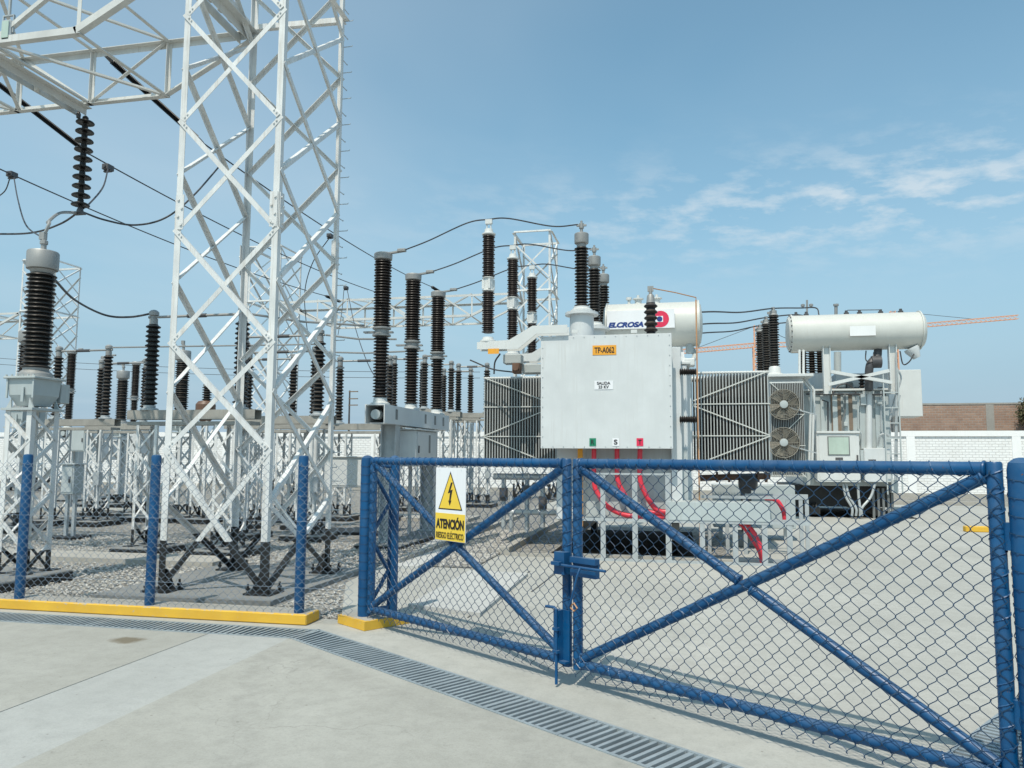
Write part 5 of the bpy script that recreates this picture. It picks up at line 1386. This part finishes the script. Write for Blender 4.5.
m.tube(curve3([tuple(PY(900, 351, yc+.2)), tuple(PY(903, 364, yc+.2)), tuple(PY(909, 362, yc+.1)), tuple(PY(914, 354, yc+.1))]), .018, 6); m.build('hoses', M['cable'], T2)
m = MB(); m.lathe([(.1, 0), (.2, .25), (.2, .32)], PY(917, 358, yc+.3), 12, (-.5, 0, 1)); m.build('sump', M['grey'], T2)
m = MB(); m.tube([PY(869, 392, YT-.12), PY(869, 470, YT-.12)], .085, 12); m.build('oil_riser', M['grey'], T2)
m = MB(); fbox(m, 863, 391, 874, 394, YT-.2, .19); fbox(m, 861, 394, 866, 405, YT-.2, .19); m.build('valve_flange', M['grey_m'], T2)
for k, (px, py, w_, h_, mt) in enumerate(((812, 388, 5, 6, 'grey_m'), (842, 384, 7, 7, 'grey_m'), (850, 386, 6, 8, 'grey_d'), (857, 389, 5, 4, 'grey_d'), (880, 389, 6, 5, 'grey_m'))):
    m = MB(); fbox(m, px-w_/2, py-h_/2, px+w_/2, py+h_/2, YT+.1+.1*k, .3, .02); m.build('cover_fitting', M[mt], T2)
m = MB(); m.tube(curve3([tuple(PY(833, 393, YT-.12)), tuple(PY(838, 386, YT)), tuple(PY(846, 384, YT)), tuple(PY(853, 388, YT)), tuple(PY(856, 393, YT-.1))]), .02, 6); m.tube([PY(806, 394, YT-.13), PY(886, 394.5, YT-.13)], .025, 6); m.build('cover_cables', M['cable'], T2)
m = MB(); m.sheds(PY(862, 388, YT+.1), .35, .05, .09, 4, 12); m.build('test_bushing', M['porc'], T2)
# boxes on the tank front
DK = MB(); fbox(DK, 817.5, 432.5, 859, 482, YT-.45, .38, .015); DK = DK.build('control_cabinet', M['grey_w'], T2)
m = MB(); fbox(m, 816.5, 431, 860, 433.2, YT-.5, .46, .006); m.build('cabinet_roof', M['grey_w'], DK)
m = MB(); fbox(m, 820, 435, 856.5, 480, YT-.462, .01, .003); m.build('cabinet_door', M['grey_w'], DK)
m = MB(); fbox(m, 828, 436.3, 849.5, 455.2, YT-.48, .016, .004); m.build('window_frame', M['grey_d'], DK)
m = MB(); fbox(m, 829, 437.2, 848.5, 454.3, YT-.484, .003); m.build('window_pane', M['glass_p'], DK)
m = MB(); fbox(m, 835.5, 457.5, 843, 460, YT-.47, .006); fbox(m, 857, 455, 858.3, 463, YT-.49, .03); m.build('door_handle', M['steel_d'], DK)
B2 = MB(); fbox(B2, 865, 448, 890, 482, YT-.38, .32, .012); B2 = B2.build('drive_box', M['grey'], T2)
m = MB(); fbox(m, 868.5, 459.5, 876, 462, YT-.39, .008); m.build('drive_box_handle', M['steel_d'], B2)
m = MB(); fbox(m, 892, 480, 898, 493, YT-.3, .3, .01); fbox(m, 861, 450, 863.5, 470, YT-.4, .3); m.build('bracket', M['grey_m'], T2)
m = MB(); fbox(m, 896, 369.5, 921, 416.5, YT+2.1, 1.0, .012); m.build('marshalling_box', M['grey_w'], T2)
m = MB(); fbox(m, 893, 416.5, 900, 432, YT+2.2, .2); m.build('box_bracket', M['grey_d'], T2)
m = MB()
for k, (a, b_) in enumerate((((802.5, 366), (813, 389)), ((806.5, 366), (816, 389)))):
    m.tube([PY(a[0]-3, 350, yc+.1), PY(a[0]-3, 372, yc), PY(a[0]-2, 378, yc), PY(b_[0]-2, b_[1]+1, yc), PY(b_[0]-2, 395, yc), PY(b_[0]-4, 470, yc)], .035, 8)
m.build('conduits', M['grey_w'], T2)
m = MB()
m.tube(curve3([tuple(PY(897, 368, YT-.2)), tuple(PY(901, 378, YT-.2)), tuple(PY(897, 392, YT-.2)), tuple(PY(893, 405, YT-.2)), tuple(PY(890, 420, YT-.2))]), .025, 6)
m.tube([PY(896, 352, YT-.5), PY(896.5, 395, YT-.5), PY(895, 480, YT-.5)], .03, 8); m.tube([PY(900, 395, YT-.5), PY(897, 410, YT-.5), PY(897, 480, YT-.5)], .022, 8)
m.tube(curve3([tuple(PY(878, 446, YT-.3)), tuple(PY(880, 436, YT-.4)), tuple(PY(885, 434, YT-.4)), tuple(PY(889, 436, YT-.4))]), .03, 6)
m.build('cable_run', M['galv'], T2)
m = MB()
for k in range(6):
    z = ztop-.1-.42*k; q = PY(891, 400, YT-.55); m.bar((q.x-.18, YT-.55, z), (q.x+.2, YT-.55, z), .02, .03)
for dx in (-.18, .2): m.box(q.x+dx-.015, q.x+dx+.015, YT-.57, YT-.53, zbt-.2, ztop+.5)
m.build('ladder', M['grey_m'], T2)
m = MB()
for px0, px1 in ((843, 852), (846, 856), (858, 860), (875, 862)):
    m.tube(curve3([tuple(PY(px0, 484, YT-.3)), tuple(PY((px0*2+px1)/3, 497, YT-.35)), tuple(PY(px1, 508, YT-.4)), tuple(PY(px1, 516, YT-.4))]), .035, 8)
m.build('bottom_conduits', M['galv'], T2)
for k, pts in enumerate((((881, 391), (881, 430), (884, 436), (884, 447)), ((845, 394), (845, 412), (843, 418), (843, 431)), ((812, 392), (812, 400), (815, 404), (815, 478)), ((822, 400), (828, 402), (828, 431)), ((858, 396), (858, 428), (862, 434), (862, 449)))):
    m = MB(); m.tube([PY(a, b_, YT-.13-.02*k) for a, b_ in pts], .02+.004*(k % 3), 8); m.build('conduit', M[('galv', 'grey_d', 'galv', 'cable', 'grey_m')[k]], T2)
for px, py, w_, h_ in ((828, 405, 4, 6), (880, 402, 5, 5), (846, 424, 4, 4)):
    m = MB(); fbox(m, px-w_/2, py-h_/2, px+w_/2, py+h_/2, YT-.16, .1, .01); m.build('junction_box', M['grey_m'], T2)
m = MB(); m.box(tl-.3, tr_+.1, YT+.45, YT+3.4, .28, zbt-.002); m.build('tank_base', M['black'], T2)  # black block painted in for the shade beneath the tank
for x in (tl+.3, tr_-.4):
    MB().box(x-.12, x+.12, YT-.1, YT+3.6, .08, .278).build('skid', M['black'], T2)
    MB().lathe([(.05, 0), (.17, .01), (.17, .1), (.2, .11), (.2, .14), (.05, .15)], (x-.07, YT+.3, .2), 16, (1, 0, 0)).build('wheel', M['black'], T2)
for px in (874, 879, 884, 889, 893):
    q = PY(px, 515, YT-.1); m = MB(); m.box(q.x-.03, q.x+.03, YT-.12, YT-.06, .0, zbt-.05); m.build('post', M['grey_d'], T2)
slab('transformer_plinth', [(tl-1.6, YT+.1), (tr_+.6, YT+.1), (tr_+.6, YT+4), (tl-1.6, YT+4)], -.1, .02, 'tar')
# fan-cooled radiators at its left
yr = 21.9
xa2, za2 = XZ(769.5, 379, yr); xb2 = XZ(803.5, 379, yr)[0]; zl2 = XZ(780, 478, yr)[1]
radiator(T2, xa2, xb2, yr, 1.2, zl2, za2-.05, 20, False, em='fin')
m = MB(); m.box(xa2-.1, xb2+.3, yr+.2, yr+1.6, za2+.08, PY(780, 373, yr).z, .01); m.build('top_channel', M['grey_w'], T2)
for py in (404.5, 442.5):
    q = PY(783.5, py, yr-.12); FR_ = .40
    m = MB()
    for k in range(9):
        r_ = FR_*(.2+.8*k/8); n = 28; m.tube([(q.x+r_*math.cos(a*2*math.pi/n), yr-.15, q.z+r_*math.sin(a*2*math.pi/n)) for a in range(n+1)], .006, 4, False)
    for k in range(12):
        a = k*math.pi/6; m.tube([(q.x+.1*math.cos(a), yr-.155, q.z+.1*math.sin(a)), (q.x+FR_*math.cos(a), yr-.155, q.z+FR_*math.sin(a))], .006, 4)
    fan = m.build('fan', M['tan'], T2)
    m = MB()
    n = 32; ring = []
    for rr_, y_ in ((FR_+.012, yr-.16), (FR_+.012, yr-.03), (FR_-.006, yr-.03), (FR_-.006, yr-.16)):
        ring.append([(q.x+rr_*math.cos(a*2*math.pi/n), y_, q.z+rr_*math.sin(a*2*math.pi/n)) for a in range(n)])
    vv = sum(ring, []); ff = []
    for i in range(4):
        for a in range(n): ff.append((i*n+a, i*n+(a+1) % n, ((i+1) % 4)*n+(a+1) % n, ((i+1) % 4)*n+a))
    m.add(vv, ff); m.build('shroud', M['tan'], fan)
    MB().lathe([(.105, 0), (.105, .05), (.07, .06)], (q.x, yr-.16, q.z), 18, (0, -1, 0)).build('hub', M['grey_m'], fan)
    m = MB()
    for k in range(6):
        a = k*math.pi/3+.2; u = Vector((math.cos(a), 0, math.sin(a))); v = Vector((-math.sin(a), 0, math.cos(a))); c_ = Vector((q.x, yr-.09, q.z))
        m.prism([c_+u*.09-v*.04+Vector((0, .03, 0)), c_+u*.36-v*.10+Vector((0, .03, 0)), c_+u*.36+v*.10-Vector((0, .03, 0)), c_+u*.09+v*.04-Vector((0, .02, 0))], (0, .006, 0))
    m.build('blades', M['tan'], fan)
    MB().bar((q.x-.05, yr-.05, q.z-.02), (q.x+FR_+.45, yr-.03, q.z-.28), .03, .03).build('fan_bracket', M['galv'], fan)
# bushings
hv2 = [(776.5, 22.5), (768.5, 23.95), (762, 25.4)]
hv2t = []
for i, (px, y) in enumerate(hv2):
    z0_ = PY(776.5, 366, 22.5).z; z1_ = PY(776.5, 316, 22.5).z; x = 2.74-.03*i
    m = MB(); m.lathe([(.24, 0), (.24, .03), (.17, .06), (.15, .22), (.13, .25)], (x, y, z0_-.26), 20); m.box(x-.2, x+.7, y-.2, y+.2, z0_-.62, z0_-.262, .01); tr2 = m.build('bushing_turret', M['grey_w'], T2)
    MB().sheds((x, y, z0_), z1_-z0_, .10, .155, 20, 16, .01).build('main_bushing', M['porc_d'], T2)
    m = MB(); m.lathe([(.11, 0), (.14, .02), (.10, .06), (.10, .15), (.05, .17), (.05, .25)], (x, y, z1_), 14); m.box(x-.16, x-.06, y-.04, y+.04, z1_+.06, z1_+.12); m.build('bushing_cap', M['alu'], T2)
    hv2t.append(Vector((x, y, z1_+.22)))
m = MB()
q = PY(808, 380, 24.6)
for px in (803.5, 812, 820):
    x = PY(px, 365, 24.6).x; z0_ = PY(px, 377, 24.6).z; z1_ = PY(px, 340, 24.6).z
    m = MB(); m.sheds((x, 24.6, z0_), z1_-z0_, .075, .14, 15, 14); m.build('low_voltage_bushing', M['porc_d'], T2)
m = MB(); a = PY(799, 378, 24.3); b_ = PY(824, 395, 24.3); m.box(a.x, b_.x, 24.3, 25.0, b_.z, a.z, .01); m.lathe([(.3, 0), (.3, a.z-b_.z+.1)], (b_.x-.2, 24.2, b_.z), 18); m.build('bushing_box', M['grey'], T2)
m = MB(); m.tube([PY(837.5, 352, 25.4), PY(837.5, 375, 25.4)], .11, 12); m.build('rear_riser', M['grey_m'], T2)
m = MB(); q = PY(807, 318, 24.6); m.tube([q, PY(807, 300, 24.6)], .03, 8)
for dx in (-.12, .12): m.lathe([(.02, 0), (.06, .02), (.06, .08), (.02, .1)], PY(807, 307, 24.6)+Vector((dx, 0, 0)), 8)
m.build('top_terminal', M['alu'], T2); m = MB(); m.tube([PY(836, 318, 24.9), PY(836, 304, 24.9)], .05, 8); m.lathe([(.08, 0), (.08, .06)], PY(836, 306, 24.9), 8); m.build('top_terminal', M['alu'], T2)
for k in range(3):
    px = (806, 806, 806)[k]
    a = PY(703+0*k, (312, 324, 333)[k]+0, 19+2*k)
    pts = [a-Vector((1.5, 0, .12)), a, a.lerp(hv2t[k], .5)-Vector((0, 0, .06)), hv2t[k]]
    e = PY(800, 308+7*k, 24.2+.6*k)
    pts += [e] + ([PY(816, 308, 24.2), PY(819, 315, 24.0)] if k == 0 else [PY(818, 320+4*k, 24.6)])
    wire('phase_wire', curve3(pts), .02, ('front wire, highest, sagging between the two transformers to the tallest bushing', 'middle wire sagging between the two transformers', 'rear wire, lowest, sagging between the two transformers')[k], 'wires between the transformers')
t = thing('insulator_column', 'pale insulator pipe frame hidden low between radiators and fans', 'frame', (2.9, 20, 0)) if False else None

# ------------------------------------------------------------------ cranes far off
def lat_box(m, a, b, wd, n, tw):
    a = Vector(a); b = Vector(b); d = (b-a).normalized(); u = Vector((0, 0, 1)) if abs(d.z) < .9 else Vector((1, 0, 0)); s = d.cross(u).normalized(); u = s.cross(d)
    cs = [(s*sx+u*sy)*wd/2 for sx, sy in ((-1, -1), (1, -1), (1, 1), (-1, 1))]
    for c in cs: m.bar(a+c, b+c, tw, tw)
    for i in range(n):
        p = a.lerp(b, i/n); q = a.lerp(b, (i+1)/n)
        for k in range(4): m.bar(p+cs[k], q+cs[(k+1) % 4], tw*.6, tw*.6)
    return m
def crane(label, base, H, tip, back, wd):
    base = Vector(base); t = thing('tower_crane', label, 'crane', base)
    top = base+Vector((0, 0, H))
    lat_box(MB(), base, top, wd, 22, .46).build('mast', M['crane'], t)
    lat_box(MB(), top, top+Vector((0, 0, 6.5)), wd*.7, 4, .25).build('tower_head', M['crane'], t)
    lat_box(MB(), top+Vector((0, 0, .3)), Vector(tip), wd*.6, 26, .19).build('jib', M['crane'], t)
    lat_box(MB(), top+Vector((0, 0, .3)), Vector(back), wd*.6, 8, .16).build('counter_jib', M['crane'], t)
    bk = Vector(back); m = MB(); m.box(bk.x-1.4, bk.x+1.4, bk.y-.8, bk.y+.8, bk.z-2.6, bk.z-.8); m.build('counterweight', M['conc_k'], t)
    m = MB(); h = top+Vector((0, 0, 6.5)); m.tube([h, top.lerp(Vector(tip), .65)+Vector((0, 0, .8))], .08, 4); m.tube([h, bk+Vector((0, 0, .6))], .08, 4); m.build('pendant_lines', M['steel_d'], t)
    m = MB(); m.box(top.x+.7, top.x+2.4, top.y-2.2, top.y-.6, top.z-2.2, top.z-.1); m.build('cab', M['white'], t)
    return t
Yc = 250
q = PY(757, 345, Yc); qt = PY(665, 353, Yc); qb = PY(796, 344.5, Yc)
crane('pale orange tower crane standing far off between the two transformers', (q.x, Yc, -.3), q.z, qt, qb, 2.2)
Yc = 300
q = PY(893, 328, Yc); qt = PY(1018, 317, Yc); qb = PY(862, 331, Yc)
crane('faded tower crane whose long jib reaches right from behind the oil tank', (q.x, Yc, -.3), q.z, qt, qb, 2.2)
# utility pole
q = PY(350, 381, 90)
t = thing('utility_pole', 'distant utility pole with short crossbars left of the breaker', 'pole', (q.x, 90, -.3))
MB().lathe([(.16, 0), (.10, q.z+.3-1.2)], (q.x, 90, -.3), 8).build('pole_shaft', M['steel_d'], t)
for dz in (1.4, 2.3, 3.1): MB().box(q.x-.1, q.x+1.1, 89.9, 90.1, q.z-dz, q.z-dz+.12).build('crossbar', M['wood'], t)
